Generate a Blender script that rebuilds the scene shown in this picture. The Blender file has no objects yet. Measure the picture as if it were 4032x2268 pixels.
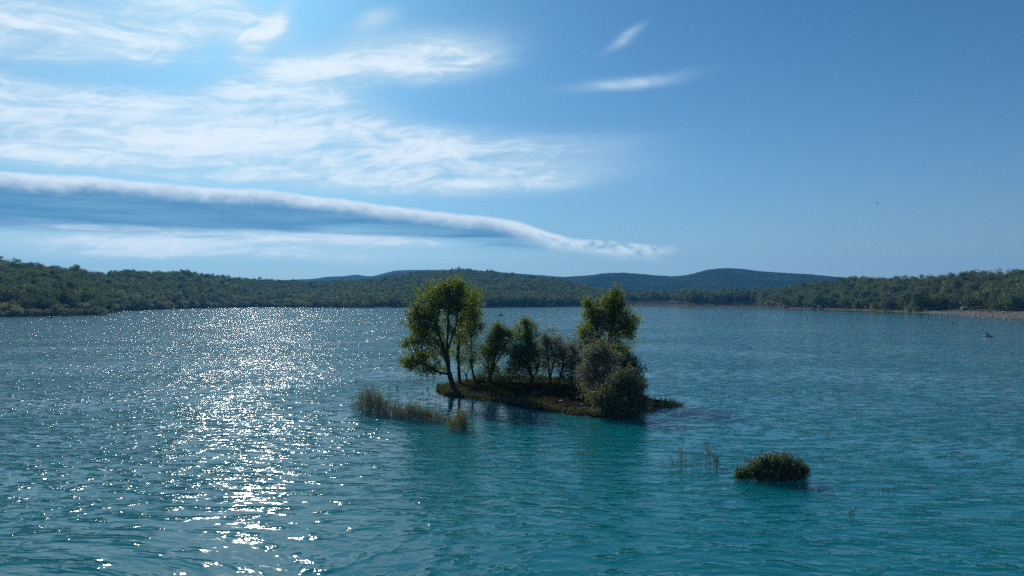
import bpy, bmesh, math, random
import numpy as np
from mathutils import Vector, Matrix, Euler

R = math.radians
sc = bpy.context.scene
COL = sc.collection
random.seed(7)
RNG = np.random.default_rng(11)

# ------------------------------------------------------------------ camera
CAM_H = 9.5                 # drone height over the water
FPX = 2775.0                # focal length in photograph pixels (4032 wide)
HZ = 1180.0                 # row of the true horizon in the photograph
cam_d = bpy.data.cameras.new('camera')
cam = bpy.data.objects.new('camera', cam_d)
COL.objects.link(cam)
cam_d.sensor_width = 36.0
cam_d.lens = 36.0 * FPX / 4032.0
cam_d.clip_start = 0.5
cam_d.clip_end = 30000.0
cam.location = (0, 0, CAM_H)
cam.rotation_euler = (R(90) + math.atan((HZ - 1134.0) / FPX), 0, 0)
sc.camera = cam

# ------------------------------------------------------------------ light
SUN_AZ, SUN_EL = R(-22.6), R(29.5)
to_sun = Vector((math.sin(SUN_AZ) * math.cos(SUN_EL), math.cos(SUN_AZ) * math.cos(SUN_EL), math.sin(SUN_EL)))
sun_d = bpy.data.lights.new('sun', 'SUN')
sun_d.energy = 4.3
sun_d.angle = R(0.53)
sun_d.color = (1.0, 0.94, 0.86)
sun = bpy.data.objects.new('sun', sun_d)
COL.objects.link(sun)
sun.rotation_euler = (-to_sun).to_track_quat('-Z', 'Y').to_euler()
sun.location = (0, 0, 600)
SKY_STRENGTH = 0.085

sc.view_settings.view_transform = 'Standard'
sc.view_settings.look = 'None'
sc.view_settings.exposure = 0.12
sc.view_settings.gamma = 1.0
sc.view_settings.use_curve_mapping = False
cy = sc.cycles
cy.max_bounces = 6
cy.diffuse_bounces = 2
cy.glossy_bounces = 3
cy.transmission_bounces = 3
cy.transparent_max_bounces = 6
cy.volume_bounces = 0
cy.caustics_reflective = False
cy.caustics_refractive = False
cy.sample_clamp_direct = 40.0
cy.sample_clamp_indirect = 4.0
cy.use_denoising = False
cy.use_adaptive_sampling = False
sc.render.filter_size = 1.0


# ------------------------------------------------------------------ node helper
class G:
    """small expression builder for shader node trees"""
    def __init__(self, tree):
        self.t = tree

    def node(self, kind, **kw):
        n = self.t.nodes.new(kind)
        for k, v in kw.items():
            setattr(n, k, v)
        return n

    def put(self, sock, v):
        if isinstance(v, bpy.types.NodeSocket):
            self.t.links.new(v, sock)
        else:
            sock.default_value = v

    def m(self, op, a, b=None, c=None, clamp=False):
        n = self.node('ShaderNodeMath', operation=op)
        n.use_clamp = clamp
        self.put(n.inputs[0], a)
        if b is not None:
            self.put(n.inputs[1], b)
        if c is not None:
            self.put(n.inputs[2], c)
        return n.outputs[0]

    def add(self, a, b): return self.m('ADD', a, b)
    def sub(self, a, b): return self.m('SUBTRACT', a, b)
    def mul(self, a, b): return self.m('MULTIPLY', a, b)
    def mx(self, a, b): return self.m('MAXIMUM', a, b)

    def v(self, op, a, b=None, scale=None):
        n = self.node('ShaderNodeVectorMath', operation=op)
        self.put(n.inputs[0], a)
        if b is not None:
            self.put(n.inputs[1], b)
        if scale is not None:
            self.put(n.inputs[3], scale)
        return n.outputs[1] if op in ('DOT_PRODUCT', 'LENGTH') else n.outputs[0]

    def xyz(self, x, y, z=0.0):
        n = self.node('ShaderNodeCombineXYZ')
        for i, q in enumerate((x, y, z)):
            self.put(n.inputs[i], q)
        return n.outputs[0]

    def sep(self, a):
        n = self.node('ShaderNodeSeparateXYZ')
        self.put(n.inputs[0], a)
        return n.outputs[0], n.outputs[1], n.outputs[2]

    def noise(self, vec, scale, detail=2.0, rough=0.5, dist=0.0, color=False, lac=2.0):
        n = self.node('ShaderNodeTexNoise')
        self.put(n.inputs['Vector'], vec)
        self.put(n.inputs['Scale'], scale)
        n.inputs['Detail'].default_value = detail
        n.inputs['Roughness'].default_value = rough
        n.inputs['Distortion'].default_value = dist
        n.inputs['Lacunarity'].default_value = lac
        return n.outputs['Color'] if color else n.outputs['Fac']

    def smooth(self, x, a, b, lo=0.0, hi=1.0):
        n = self.node('ShaderNodeMapRange')
        n.interpolation_type = 'SMOOTHSTEP'
        self.put(n.inputs[0], x)
        self.put(n.inputs[1], a)
        self.put(n.inputs[2], b)
        n.inputs[3].default_value = lo
        n.inputs[4].default_value = hi
        return n.outputs[0]

    def lin(self, x, a, b, lo=0.0, hi=1.0):
        n = self.node('ShaderNodeMapRange')
        self.put(n.inputs[0], x)
        self.put(n.inputs[1], a)
        self.put(n.inputs[2], b)
        n.inputs[3].default_value = lo
        n.inputs[4].default_value = hi
        return n.outputs[0]

    def mixc(self, f, a, b, blend='MIX'):
        n = self.node('ShaderNodeMix', data_type='RGBA', blend_type=blend)
        self.put(n.inputs[0], f)
        self.put(n.inputs[6], a if isinstance(a, bpy.types.NodeSocket) else (*a, 1))
        self.put(n.inputs[7], b if isinstance(b, bpy.types.NodeSocket) else (*b, 1))
        return n.outputs[2]

    def curve(self, x, pts):
        """piecewise curve, pts in 0..1 both ways"""
        n = self.node('ShaderNodeFloatCurve')
        self.put(n.inputs[1], x)
        c = n.mapping.curves[0]
        while len(c.points) < len(pts):
            c.points.new(0.5, 0.5)
        for p, (a, b) in zip(c.points, pts):
            p.location = (a, b)
        n.mapping.update()
        return n.outputs[0]

    def ramp(self, x, stops):
        n = self.node('ShaderNodeValToRGB')
        self.put(n.inputs[0], x)
        e = n.color_ramp.elements
        while len(e) < len(stops):
            e.new(0.5)
        for q, (p, c) in zip(e, stops):
            q.position = p
            q.color = (*c, 1)
        return n.outputs[0]


# ------------------------------------------------------------------ world: sky and clouds
def azel(px, py):
    x, z = (px - 2016) / FPX, (HZ - py) / FPX
    return math.degrees(math.atan(x)), math.degrees(math.atan(z / math.sqrt(1 + x * x)))


def build_world():
    w = bpy.data.worlds.new('World')
    sc.world = w
    w.use_nodes = True
    t = w.node_tree
    t.nodes.clear()
    g = G(t)
    sky = g.node('ShaderNodeTexSky', sky_type='NISHITA')
    sky.sun_disc = False
    sky.sun_elevation = SUN_EL
    sky.sun_rotation = SUN_AZ
    sky.altitude = 300
    sky.air_density = 1.0
    sky.dust_density = 0.8
    sky.ozone_density = 2.2
    d = g.v('NORMALIZE', g.node('ShaderNodeTexCoord').outputs['Generated'])
    x, y, z = g.sep(d)
    az = g.mul(g.m('ARCTAN2', x, y), 180 / math.pi)
    el = g.mul(g.m('ARCSINE', z), 180 / math.pi)
    base = g.v('SCALE', sky.outputs[0], scale=SKY_STRENGTH)
    col = g.v('MULTIPLY', base, (0.275, 0.625, 0.87))       # the picture's cool white balance
    # pale air low over the horizon, brighter towards the sun's side
    side = g.smooth(g.m('COSINE', g.mul(g.sub(az, math.degrees(SUN_AZ)), math.pi / 180)), 0.35, 1.0)
    low_air = g.mixc(side, (0.29, 0.36, 0.44), (0.40, 0.50, 0.60))
    col = g.mixc(g.mul(g.m('POWER', 2.718, g.mul(g.mx(el, 0.0), -0.15)), 0.90), col, low_air)

    # wind-drawn texture shared by the thin clouds
    warp = g.noise(g.xyz(g.mul(az, 0.05), g.mul(el, 0.12), 3.1), 1.0, 3, 0.5, color=True)
    wx, wy, wz = g.sep(warp)
    azw = g.add(az, g.mul(g.sub(wx, 0.5), 7.0))
    elw = g.add(el, g.mul(g.sub(wy, 0.5), 2.4))
    sl = g.sub(elw, g.mul(azw, 0.10))
    n1 = g.noise(g.xyz(g.mul(azw, 0.085), g.mul(sl, 0.36), 0.0), 1.0, 9, 0.62, 0.35)
    n2 = g.noise(g.xyz(g.mul(azw, 0.30), g.mul(sl, 0.9), 7.0), 1.0, 6, 0.6, 0.2)
    nz = g.add(g.mul(n1, 0.7), g.mul(n2, 0.3))

    blobs = [
        (120, 60, 560, 200, 5, 1.2), (620, 50, 320, 130, 0, .8), (870, 50, 200, 75, -20, .95), (1030, 95, 150, 50, 52, .85),
        (1465, 80, 120, 32, 18, .75), (1500, 235, 400, 95, 10, 1.05), (1140, 285, 220, 60, 16, .75), (1780, 240, 220, 70, 5, .8), (900, 640, 1400, 130, 0, .55),
        (180, 450, 520, 60, 4, 1.05), (760, 400, 330, 65, 4, 1.1), (1230, 400, 330, 60, -4, 1.15), (900, 500, 900, 70, -3, 1.15),
        (1650, 530, 520, 45, -1, .85), (1200, 620, 900, 80, -2, .72), (250, 600, 600, 110, 0, .55), (2050, 620, 480, 60, 4, .66),
        (2440, 165, 90, 26, 28, .72), (2480, 325, 270, 26, 4, .7), (1900, 725, 460, 42, 4, .5), (1500, 720, 700, 40, 0, .4), (1000, 680, 900, 40, -2, .5),
        (800, 975, 1500, 75, 0, .42), (1000, 930, 600, 30, 0, .95), (430, 962, 480, 26, 0, .85), (900, 1005, 800, 30, 0, .75), (150, 895, 420, 16, 0, 1.0), (1400, 955, 320, 20, 0, .8), (450, 1020, 500, 22, 0, .6),
        (-700, 420, 600, 90, 0, 1.0), (-900, 100, 600, 160, 0, .9), (-900, 650, 700, 90, 0, .6), (60, 300, 300, 30, 0, .3),
    ]
    tot = None
    for (bx, by, rx, ry, rot, s) in blobs:
        a0, e0 = azel(bx, by)
        k = 0.0206 * math.cos(R(a0)) ** 1.5
        ca, sa = math.cos(R(rot)), math.sin(R(rot))
        da, de = g.sub(azw, a0), g.sub(elw, e0)
        p = g.mul(g.add(g.mul(da, ca), g.mul(de, sa)), 1.0 / (rx * k))
        q = g.mul(g.sub(g.mul(de, ca), g.mul(da, sa)), 1.0 / (ry * k))
        r2 = g.add(g.mul(p, p), g.mul(q, q))
        b = g.mul(g.m('POWER', 2.718, g.mul(r2, -1.0)), s)
        tot = b if tot is None else g.add(tot, b)
    # scattered thin cloud in the rest of the sky (out of the photograph's frame)
    rest = g.mul(g.smooth(g.m('ABSOLUTE', az), 45, 75), g.mul(g.smooth(el, 3, 12), g.smooth(n1, 0.45, 0.7, 0, 0.6)))
    tot = g.add(tot, rest)
    env = g.m('MINIMUM', tot, 1.2)
    # a soft veil, and brighter wind-drawn fibres in it
    low = g.noise(g.xyz(g.mul(azw, 0.05), g.mul(sl, 0.20), 4.0), 1.0, 4, 0.5)
    veil = g.mul(g.mul(g.smooth(env, 0.0, 0.95), g.smooth(low, 0.30, 0.68, 0.35, 1.0)), 0.60)
    azf = g.add(az, g.mul(g.sub(wx, 0.5), 13.0))
    slf = g.add(g.sub(el, g.mul(az, 0.07)), g.mul(g.sub(wy, 0.5), 3.6))
    f1 = g.noise(g.xyz(g.mul(azf, 0.055), g.mul(slf, 0.62), 2.0), 1.0, 10, 0.60, 0.5)
    f2 = g.noise(g.xyz(g.mul(azf, 0.30), g.mul(slf, 0.85), 6.0), 1.0, 9, 0.64, 1.0)
    fib = g.add(g.mul(f1, 0.55), g.mul(f2, 0.45))
    brt = g.smooth(g.add(g.mul(env, 0.82), g.mul(g.sub(fib, 0.5), 3.3)), 0.22, 1.45)
    brt = g.mul(g.mul(brt, g.smooth(env, 0.08, 0.75)), 0.82)
    dens = g.sub(1.0, g.mul(g.sub(1.0, veil), g.sub(1.0, brt)))
    ccol = g.mixc(g.smooth(brt, 0.1, 0.8), (0.50, 0.69, 0.80), (0.80, 0.88, 0.94))
    col = g.mixc(dens, col, ccol)

    # the long lens-shaped cloud with a bright upper rim
    A0, A1, E1 = -75.0, 20.0, 16.0
    def cv(pts):
        o = []
        for (px, py) in pts:
            a, e = azel(px, py)
            o.append(((a - A0) / (A1 - A0), e / E1))
        return o
    top = [(-6500, 560), (-2500, 640), (-600, 668), (0, 672), (300, 683), (600, 712), (900, 738), (1200, 762), (1500, 802), (1750, 832), (1980, 858), (2120, 895), (2220, 930), (2450, 948), (2600, 962), (2700, 968)]
    bot = [(-6500, 1010), (-2500, 930), (-600, 880), (0, 882), (400, 890), (800, 903), (1200, 905), (1600, 916), (1900, 938), (2100, 955), (2220, 966), (2380, 988), (2550, 1000), (2700, 970)]
    an = g.lin(az, A0, A1)
    wob = g.noise(g.xyz(g.mul(az, 0.35), g.mul(el, 0.9), 2.0), 1.0, 7, 0.62)
    wob2 = g.noise(g.xyz(g.mul(az, 0.75), g.mul(el, 1.25), 5.0), 1.0, 7, 0.6, 0.35)
    lump = g.noise(g.xyz(g.mul(az, 0.14), 0.0, 1.0), 1.0, 3, 0.5)
    strk = g.noise(g.xyz(g.mul(az, 0.10), g.mul(el, 1.5), 9.0), 1.0, 6, 0.58, 0.4)
    te = g.add(g.mul(g.curve(an, cv(top)), E1), g.add(g.mul(g.sub(wob, 0.5), 0.55), g.mul(g.sub(lump, 0.5), 0.5)))
    be = g.add(g.mul(g.curve(an, cv(bot)), E1), g.mul(g.sub(strk, 0.5), 2.2))
    right = g.smooth(az, -2.0, 6.0)
    hgt = g.sub(te, el)
    inside = g.mul(g.smooth(hgt, -0.06, 0.28), g.smooth(g.sub(el, be), -0.9, 0.5))
    ragged = g.smooth(wob2, g.add(0.20, g.mul(right, 0.12)), g.add(0.34, g.mul(right, 0.26)))
    inside = g.mul(g.mul(inside, ragged), g.smooth(az, 14.5, 9.5))
    depth = g.add(hgt, g.add(g.mul(g.sub(wob2, 0.5), 0.9), g.mul(g.sub(lump, 0.5), 0.9)))
    rim = g.smooth(depth, g.add(0.05, g.mul(right, 0.6)), g.add(1.45, g.mul(right, 1.2)), 1.0, 0.0)
    shade = g.mixc(g.smooth(strk, 0.32, 0.68), (0.075, 0.225, 0.42), (0.135, 0.32, 0.50))
    shade = g.mixc(g.mul(right, 0.8), shade, (0.30, 0.45, 0.57))
    lcol = g.mixc(g.mul(rim, 0.90), shade, (0.80, 0.88, 0.94))
    col = g.mixc(g.mul(inside, 0.92), col, lcol)

    bg = g.node('ShaderNodeBackground')
    bg.inputs['Strength'].default_value = 1.0
    g.put(bg.inputs['Color'], col)
    out = g.node('ShaderNodeOutputWorld')
    t.links.new(bg.outputs[0], out.inputs[0])
    w.cycles.sampling_method = 'MANUAL'
    w.cycles.sample_map_resolution = 512


build_world()

# ------------------------------------------------------------------ materials
MAT = {}


def new_mat(name):
    m = bpy.data.materials.new(name)
    m.use_nodes = True
    m.node_tree.nodes.clear()
    MAT[name] = m
    g = G(m.node_tree)
    out = g.node('ShaderNodeOutputMaterial')
    return m, g, out


def principled(g, color, rough=0.8, spec=0.3, normal=None, metallic=0.0):
    p = g.node('ShaderNodeBsdfPrincipled')
    g.put(p.inputs['Base Color'], color if isinstance(color, bpy.types.NodeSocket) else (*color, 1))
    g.put(p.inputs['Roughness'], rough)
    p.inputs['Specular IOR Level'].default_value = spec
    p.inputs['Metallic'].default_value = metallic
    if normal is not None:
        g.put(p.inputs['Normal'], normal)
    return p


def plain(name, color, rough=0.7, spec=0.3, var=0.25, scale=6.0, bump=0.0):
    m, g, out = new_mat(name)
    pos = g.node('ShaderNodeTexCoord').outputs['Object']
    n = g.noise(pos, scale, 5, 0.6)
    c = g.mixc(n, tuple(max(0, q * (1 - var)) for q in color), tuple(min(1, q * (1 + var)) for q in color))
    nor = None
    if bump:
        b = g.node('ShaderNodeBump')
        b.inputs['Strength'].default_value = bump
        b.inputs['Distance'].default_value = 0.05
        g.put(b.inputs['Height'], n)
        nor = b.outputs[0]
    p = principled(g, c, rough, spec, nor)
    m.node_tree.links.new(p.outputs[0], out.inputs[0])
    return m


def leaf_mat(name, dark, light, trans=0.35, trans_tint=(1.5, 1.5, 0.5), per_object=0.0, hue2=None):
    """leaf: diffuse face plus light passing through"""
    m, g, out = new_mat(name)
    at = g.node('ShaderNodeAttribute')
    at.attribute_name = 'tint'
    oi = g.node('ShaderNodeObjectInfo').outputs['Random']
    f = at.outputs['Fac']
    c = g.mixc(f, dark, light)
    if hue2 is not None:
        c = g.mixc(g.smooth(oi, 0.45, 0.95, 0, 0.85), c, hue2)
    if per_object:
        val = g.lin(g.m('FRACT', g.mul(oi, 7.31)), 0, 1, 1 - per_object, 1 + per_object)
        c = g.v('SCALE', c, scale=val)
    tc = g.v('MULTIPLY', c, trans_tint)
    d = g.node('ShaderNodeBsdfDiffuse')
    g.put(d.inputs['Color'], c)
    tr = g.node('ShaderNodeBsdfTranslucent')
    g.put(tr.inputs['Color'], tc)
    mix = g.node('ShaderNodeMixShader')
    mix.inputs[0].default_value = trans
    g.t.links.new(d.outputs[0], mix.inputs[1])
    g.t.links.new(tr.outputs[0], mix.inputs[2])
    gl = g.node('ShaderNodeBsdfGlossy')
    gl.inputs['Roughness'].default_value = 0.45
    gl.inputs['Color'].default_value = (0.9, 0.95, 1, 1)
    mix2 = g.node('ShaderNodeMixShader')
    mix2.inputs[0].default_value = 0.05
    g.t.links.new(mix.outputs[0], mix2.inputs[1])
    g.t.links.new(gl.outputs[0], mix2.inputs[2])
    g.t.links.new(mix2.outputs[0], out.inputs[0])
    return m


leaf_mat('poplar_leaf', (0.078, 0.104, 0.026), (0.169, 0.202, 0.052), 0.50, (1.75, 1.80, 0.32))
leaf_mat('green_leaf', (0.074, 0.108, 0.038), (0.155, 0.196, 0.074), 0.48, (1.65, 1.8, 0.45))
leaf_mat('willow_leaf', (0.105, 0.122, 0.092), (0.190, 0.200, 0.155), 0.40, (1.5, 1.5, 0.8))
leaf_mat('olive_leaf', (0.078, 0.098, 0.056), (0.155, 0.172, 0.100), 0.38, (1.5, 1.55, 0.65))
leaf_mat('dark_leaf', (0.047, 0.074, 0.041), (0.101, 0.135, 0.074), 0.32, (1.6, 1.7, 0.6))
leaf_mat('far_leaf', (0.054, 0.086, 0.049), (0.124, 0.162, 0.092), 0.36, (1.4, 1.5, 0.6), 0.38, (0.105, 0.130, 0.058))
leaf_mat('far_willow_leaf', (0.164, 0.198, 0.137), (0.273, 0.294, 0.212), 0.34, (1.3, 1.3, 0.7), 0.22)
leaf_mat('far_bright_leaf', (0.080, 0.110, 0.020), (0.150, 0.180, 0.040), 0.38, (1.7, 1.6, 0.4), 0.15)
leaf_mat('bush_leaf', (0.050, 0.078, 0.034), (0.105, 0.138, 0.062), 0.38, (1.5, 1.7, 0.5))
leaf_mat('reed_leaf', (0.095, 0.105, 0.045), (0.190, 0.185, 0.090), 0.35, (1.5, 1.4, 0.5))
leaf_mat('reed_bright', (0.110, 0.120, 0.020), (0.200, 0.200, 0.040), 0.40, (1.6, 1.5, 0.4))
leaf_mat('grass_blade', (0.034, 0.050, 0.014), (0.085, 0.090, 0.030), 0.35, (1.6, 1.5, 0.4))
plain('bark', (0.060, 0.050, 0.042), 0.9, 0.1, 0.5, 9.0, 0.5)
plain('dead_wood', (0.10, 0.085, 0.07), 0.9, 0.1, 0.45, 12.0, 0.4)
plain('reed_stem', (0.40, 0.34, 0.25), 0.8, 0.2, 0.3, 3.0)
plain('cattail_head', (0.035, 0.022, 0.014), 0.95, 0.05, 0.3, 20.0)
plain('stone_pale', (0.42, 0.38, 0.33), 0.9, 0.2, 0.25, 5.0, 0.4)
plain('stone_grey', (0.085, 0.073, 0.062), 0.9, 0.2, 0.4, 4.0, 0.4)


def water_material():
    m, g, out = new_mat('lake_water')
    P = g.node('ShaderNodeNewGeometry').outputs['Position']
    at = g.node('ShaderNodeAttribute')
    at.attribute_name = 'ruffle'
    amp = at.outputs['Fac']
    # group: wave height at a position
    ng = bpy.data.node_groups.new('wave_height', 'ShaderNodeTree')
    ng.interface.new_socket('P', in_out='INPUT', socket_type='NodeSocketVector')
    ng.interface.new_socket('H', in_out='OUTPUT', socket_type='NodeSocketFloat')
    h = G(ng)
    gi, go = h.node('NodeGroupInput'), h.node('NodeGroupOutput')
    p = gi.outputs[0]
    px, py, pz = h.sep(p)
    # slow bending of the crests
    bend = h.noise(h.xyz(px, py, 0), 0.035, 1, 0.5, color=True)
    bx, by, bz = h.sep(bend)
    qx = h.add(px, h.mul(h.sub(bx, 0.5), 16.0))
    qy = h.add(py, h.mul(h.sub(by, 0.5), 16.0))

    def train(ang, lam, stretch, seed, detail, rough):
        ca, sa = math.cos(R(ang)), math.sin(R(ang))
        u = h.add(h.mul(qx, ca), h.mul(qy, sa))        # along the crest
        w = h.sub(h.mul(qy, ca), h.mul(qx, sa))        # across the crest
        n = h.noise(h.xyz(h.mul(u, 1.0 / (lam * stretch)), h.mul(w, 1.0 / lam), seed), 1.0, detail, rough)
        return n
    r1 = h.m('ABSOLUTE', h.sub(train(-8, 1.0, 4.2, 0.0, 1.0, 0.35), 0.5))
    H = h.mul(h.m('SQRT', h.add(h.mul(r1, r1), 0.0005)), -0.17)      # sharp-crested wind waves
    H = h.add(H, h.mul(train(-4, 0.56, 3.4, 20.0, 1.0, 0.4), 0.052))
    burst = h.noise(h.xyz(h.mul(qx, 0.55), h.mul(qy, 1.1), 30.0), 1.0, 2, 0.5)      # short gusty patches of steeper ripples
    bst = h.smooth(burst, 0.46, 0.72, 0.75, 3.8)
    H = h.add(H, h.mul(h.mul(train(6, 0.36, 2.4, 4.0, 1.0, 0.5), 0.054), bst))
    H = h.add(H, h.mul(train(-28, 0.52, 2.2, 8.0, 1.0, 0.5), 0.040))
    H = h.add(H, h.mul(h.mul(train(3, 0.14, 1.7, 12.0, 1.0, 0.5), 0.016), bst))
    H = h.add(H, h.mul(train(0, 4.6, 2.6, 16.0, 0.0, 0.5), 0.16))
    ng.links.new(H, go.inputs[0])

    def height(off):
        n = g.node('ShaderNodeGroup')
        n.node_tree = ng
        g.put(n.inputs[0], g.v('ADD', P, off) if off else P)
        return n.outputs[0]
    e = 0.02
    h0, hx, hy = height(None), height((e, 0, 0)), height((0, e, 0))
    # gusts: patches of stronger and weaker ripples
    gx, gy, gz = g.sep(P)
    gust = g.noise(g.xyz(g.mul(gx, 0.010), g.mul(gy, 0.030), 1.0), 1.0, 4, 0.55)
    amp2 = g.mul(amp, g.lin(gust, 0.3, 0.7, 0.60, 1.28))
    k = g.mul(amp2, 1.25 / e)
    nx = g.mul(g.sub(h0, hx), k)
    ny = g.mul(g.sub(h0, hy), k)
    nor = g.v('NORMALIZE', g.xyz(nx, ny, 1.0))
    murk = g.noise(g.xyz(g.mul(gx, 0.02), g.mul(gy, 0.03), 5.0), 1.0, 3, 0.5)
    body = g.mixc(murk, (0.001, 0.114, 0.136), (0.002, 0.142, 0.162))
    pr = principled(g, body, 0.064, 0.5, nor)
    pr.inputs['IOR'].default_value = 1.38
    pr.subsurface_method = 'BURLEY'
    pr.inputs['Subsurface Weight'].default_value = 1.0
    pr.inputs['Subsurface Radius'].default_value = (0.5, 1.0, 1.0)
    pr.inputs['Subsurface Scale'].default_value = 3.5
    g.t.links.new(pr.outputs[0], out.inputs[0])
    return m


water_material()


def ground_mat(name, dirt, dirt2, grass, grass_amt, scale):
    m, g, out = new_mat(name)
    P = g.node('ShaderNodeNewGeometry').outputs['Position']
    n = g.noise(P, scale, 8, 0.62)
    n2 = g.noise(P, scale * 0.25, 4, 0.5)
    c = g.mixc(g.smooth(n, 0.3, 0.7), dirt, dirt2)
    c = g.mixc(g.mul(g.smooth(n2, 0.46, 0.58), grass_amt), c, grass)
    if name == 'island_soil':                      # wet mud along the waterline
        zz = g.sep(P)[2]
        c = g.mixc(g.smooth(g.add(zz, g.mul(n, 0.12)), 0.10, 0.26, 0.85, 0.0), c, (0.012, 0.010, 0.008))
    b = g.node('ShaderNodeBump')
    b.inputs['Strength'].default_value = 0.6
    b.inputs['Distance'].default_value = 0.3 / scale
    g.put(b.inputs['Height'], n)
    pr = principled(g, c, 1.0, 0.0, b.outputs[0])
    g.t.links.new(pr.outputs[0], out.inputs[0])
    return m


ground_mat('island_soil', (0.012, 0.011, 0.008), (0.034, 0.028, 0.020), (0.030, 0.044, 0.011), 0.95, 1.6)
ground_mat('forest_floor', (0.035, 0.035, 0.02), (0.06, 0.055, 0.03), (0.05, 0.06, 0.02), 0.7, 0.2)
ground_mat('mountain_cover', (0.010, 0.022, 0.014), (0.026, 0.044, 0.022), (0.075, 0.080, 0.045), 0.30, 0.03)
ground_mat('lake_bed', (0.05, 0.06, 0.05), (0.07, 0.08, 0.06), (0.05, 0.06, 0.04), 0.2, 0.1)
ground_mat('beach_stones', (0.095, 0.075, 0.058), (0.20, 0.16, 0.125), (0.09, 0.08, 0.03), 0.8, 0.35)
ground_mat('dam_lower', (0.062, 0.060, 0.060), (0.125, 0.118, 0.114), (0.09, 0.085, 0.04), 0.4, 0.5)
ground_mat('dam_upper', (0.028, 0.027, 0.028), (0.060, 0.056, 0.054), (0.05, 0.05, 0.03), 0.3, 0.5)


# ------------------------------------------------------------------ object helpers
def tag(o, label=None, cat=None, group=None, kind=None):
    if label: o['label'] = label
    if cat: o['category'] = cat
    if group: o['group'] = group
    if kind: o['kind'] = kind
    return o


def link(name, mesh, parent=None, loc=None):
    o = bpy.data.objects.new(name, mesh)
    COL.objects.link(o)
    if parent is not None:
        o.parent = parent
    if loc is not None:
        o.location = loc
    return o


def empty(name, loc=(0, 0, 0), rz=0.0, scale=1.0):
    o = bpy.data.objects.new(name, None)
    COL.objects.link(o)
    o.empty_display_size = 0.2
    o.location = loc
    o.rotation_euler = (0, 0, rz)
    o.scale = (scale,) * 3
    return o


def mesh_np(name, V, F, mats, mat_idx=None, tint=None, smooth=False):
    """V (n,3), F list of (m,k) index arrays"""
    me = bpy.data.meshes.new(name)
    V = np.asarray(V, dtype=np.float32)
    if not isinstance(F, list):
        F = [F]
    F = [np.asarray(f, dtype=np.int32) for f in F if len(f)]
    loops = np.concatenate([f.ravel() for f in F])
    sizes = np.concatenate([np.full(len(f), f.shape[1], np.int32) for f in F])
    starts = np.concatenate([[0], np.cumsum(sizes)[:-1]]).astype(np.int32)
    me.vertices.add(len(V))
    me.vertices.foreach_set('co', V.ravel())
    me.loops.add(len(loops))
    me.loops.foreach_set('vertex_index', loops)
    me.polygons.add(len(sizes))
    me.polygons.foreach_set('loop_start', starts)
    me.polygons.foreach_set('loop_total', sizes)
    for mt in (mats if isinstance(mats, (list, tuple)) else [mats]):
        me.materials.append(MAT[mt])
    if mat_idx is not None:
        me.polygons.foreach_set('material_index', np.asarray(mat_idx, np.int32))
    if tint is not None:
        a = me.attributes.new('tint', 'FLOAT', 'FACE')
        a.data.foreach_set('value', np.asarray(tint, np.float32))
    me.polygons.foreach_set('use_smooth', np.full(len(sizes), smooth))
    me.update(calc_edges=True)
    return me


def interp(x, pts):
    xs, ys = zip(*pts)
    return np.interp(x, xs, ys)


def fbm2(x, y, seed=0, octaves=4):
    """smooth value noise, vectorised, about -1..1"""
    x, y = np.asarray(x, float), np.asarray(y, float)
    out, amp, tot = np.zeros(np.broadcast(x, y).shape), 1.0, 0.0
    for o in range(octaves):
        xi, yi = np.floor(x).astype(int), np.floor(y).astype(int)
        fx, fy = x - xi, y - yi
        fx, fy = fx * fx * (3 - 2 * fx), fy * fy * (3 - 2 * fy)

        def hsh(i, j):
            q = np.sin(i * 127.1 + j * 311.7 + (seed + o) * 74.7) * 43758.5453
            return (q - np.floor(q)) * 2 - 1
        v = (hsh(xi, yi) * (1 - fx) + hsh(xi + 1, yi) * fx) * (1 - fy) + (hsh(xi, yi + 1) * (1 - fx) + hsh(xi + 1, yi + 1) * fx) * fy
        out += amp * v
        tot += amp
        amp *= 0.5
        x, y = x * 2.03 + 5.2, y * 2.03 + 1.3
    return out / tot


def at_px(px, py, z=0.0):
    """where a ray through a photograph pixel meets height z"""
    Y = (CAM_H - z) * FPX / (py - HZ)
    return (px - 2016) / FPX * Y, Y


# ------------------------------------------------------------------ island shape
ISLE = np.array([(-7.9, 73.5), (-6.4, 69.6), (-4.2, 68.2), (-1.6, 65.2), (0.4, 62.9), (2.5, 60.6), (4.5, 58.8), (6.5, 57.3), (8.3, 56.0),
                 (9.8, 56.8), (10.6, 58.9), (11.8, 61.0), (13.4, 62.7), (15.2, 64.1), (13.8, 66), (12.2, 70), (11, 76), (8, 81), (3, 84), (-2, 84), (-6, 80.5), (-8, 77)])


def poly_sd(px, py, poly):
    """signed distance to a polygon, positive inside"""
    px, py = np.asarray(px, float), np.asarray(py, float)
    d = np.full(px.shape, 1e9)
    ins = np.zeros(px.shape, bool)
    n = len(poly)
    for i in range(n):
        a, b = poly[i], poly[(i + 1) % n]
        ex, ey = b - a
        t = np.clip(((px - a[0]) * ex + (py - a[1]) * ey) / (ex * ex + ey * ey), 0, 1)
        d = np.minimum(d, np.hypot(px - a[0] - t * ex, py - a[1] - t * ey))
        c = (a[1] > py) != (b[1] > py)
        with np.errstate(divide='ignore', invalid='ignore'):
            xi = a[0] + (py - a[1]) / (ey if ey else 1e-9) * ex
        ins ^= c & (px < xi)
    return np.where(ins, d, -d)


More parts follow.
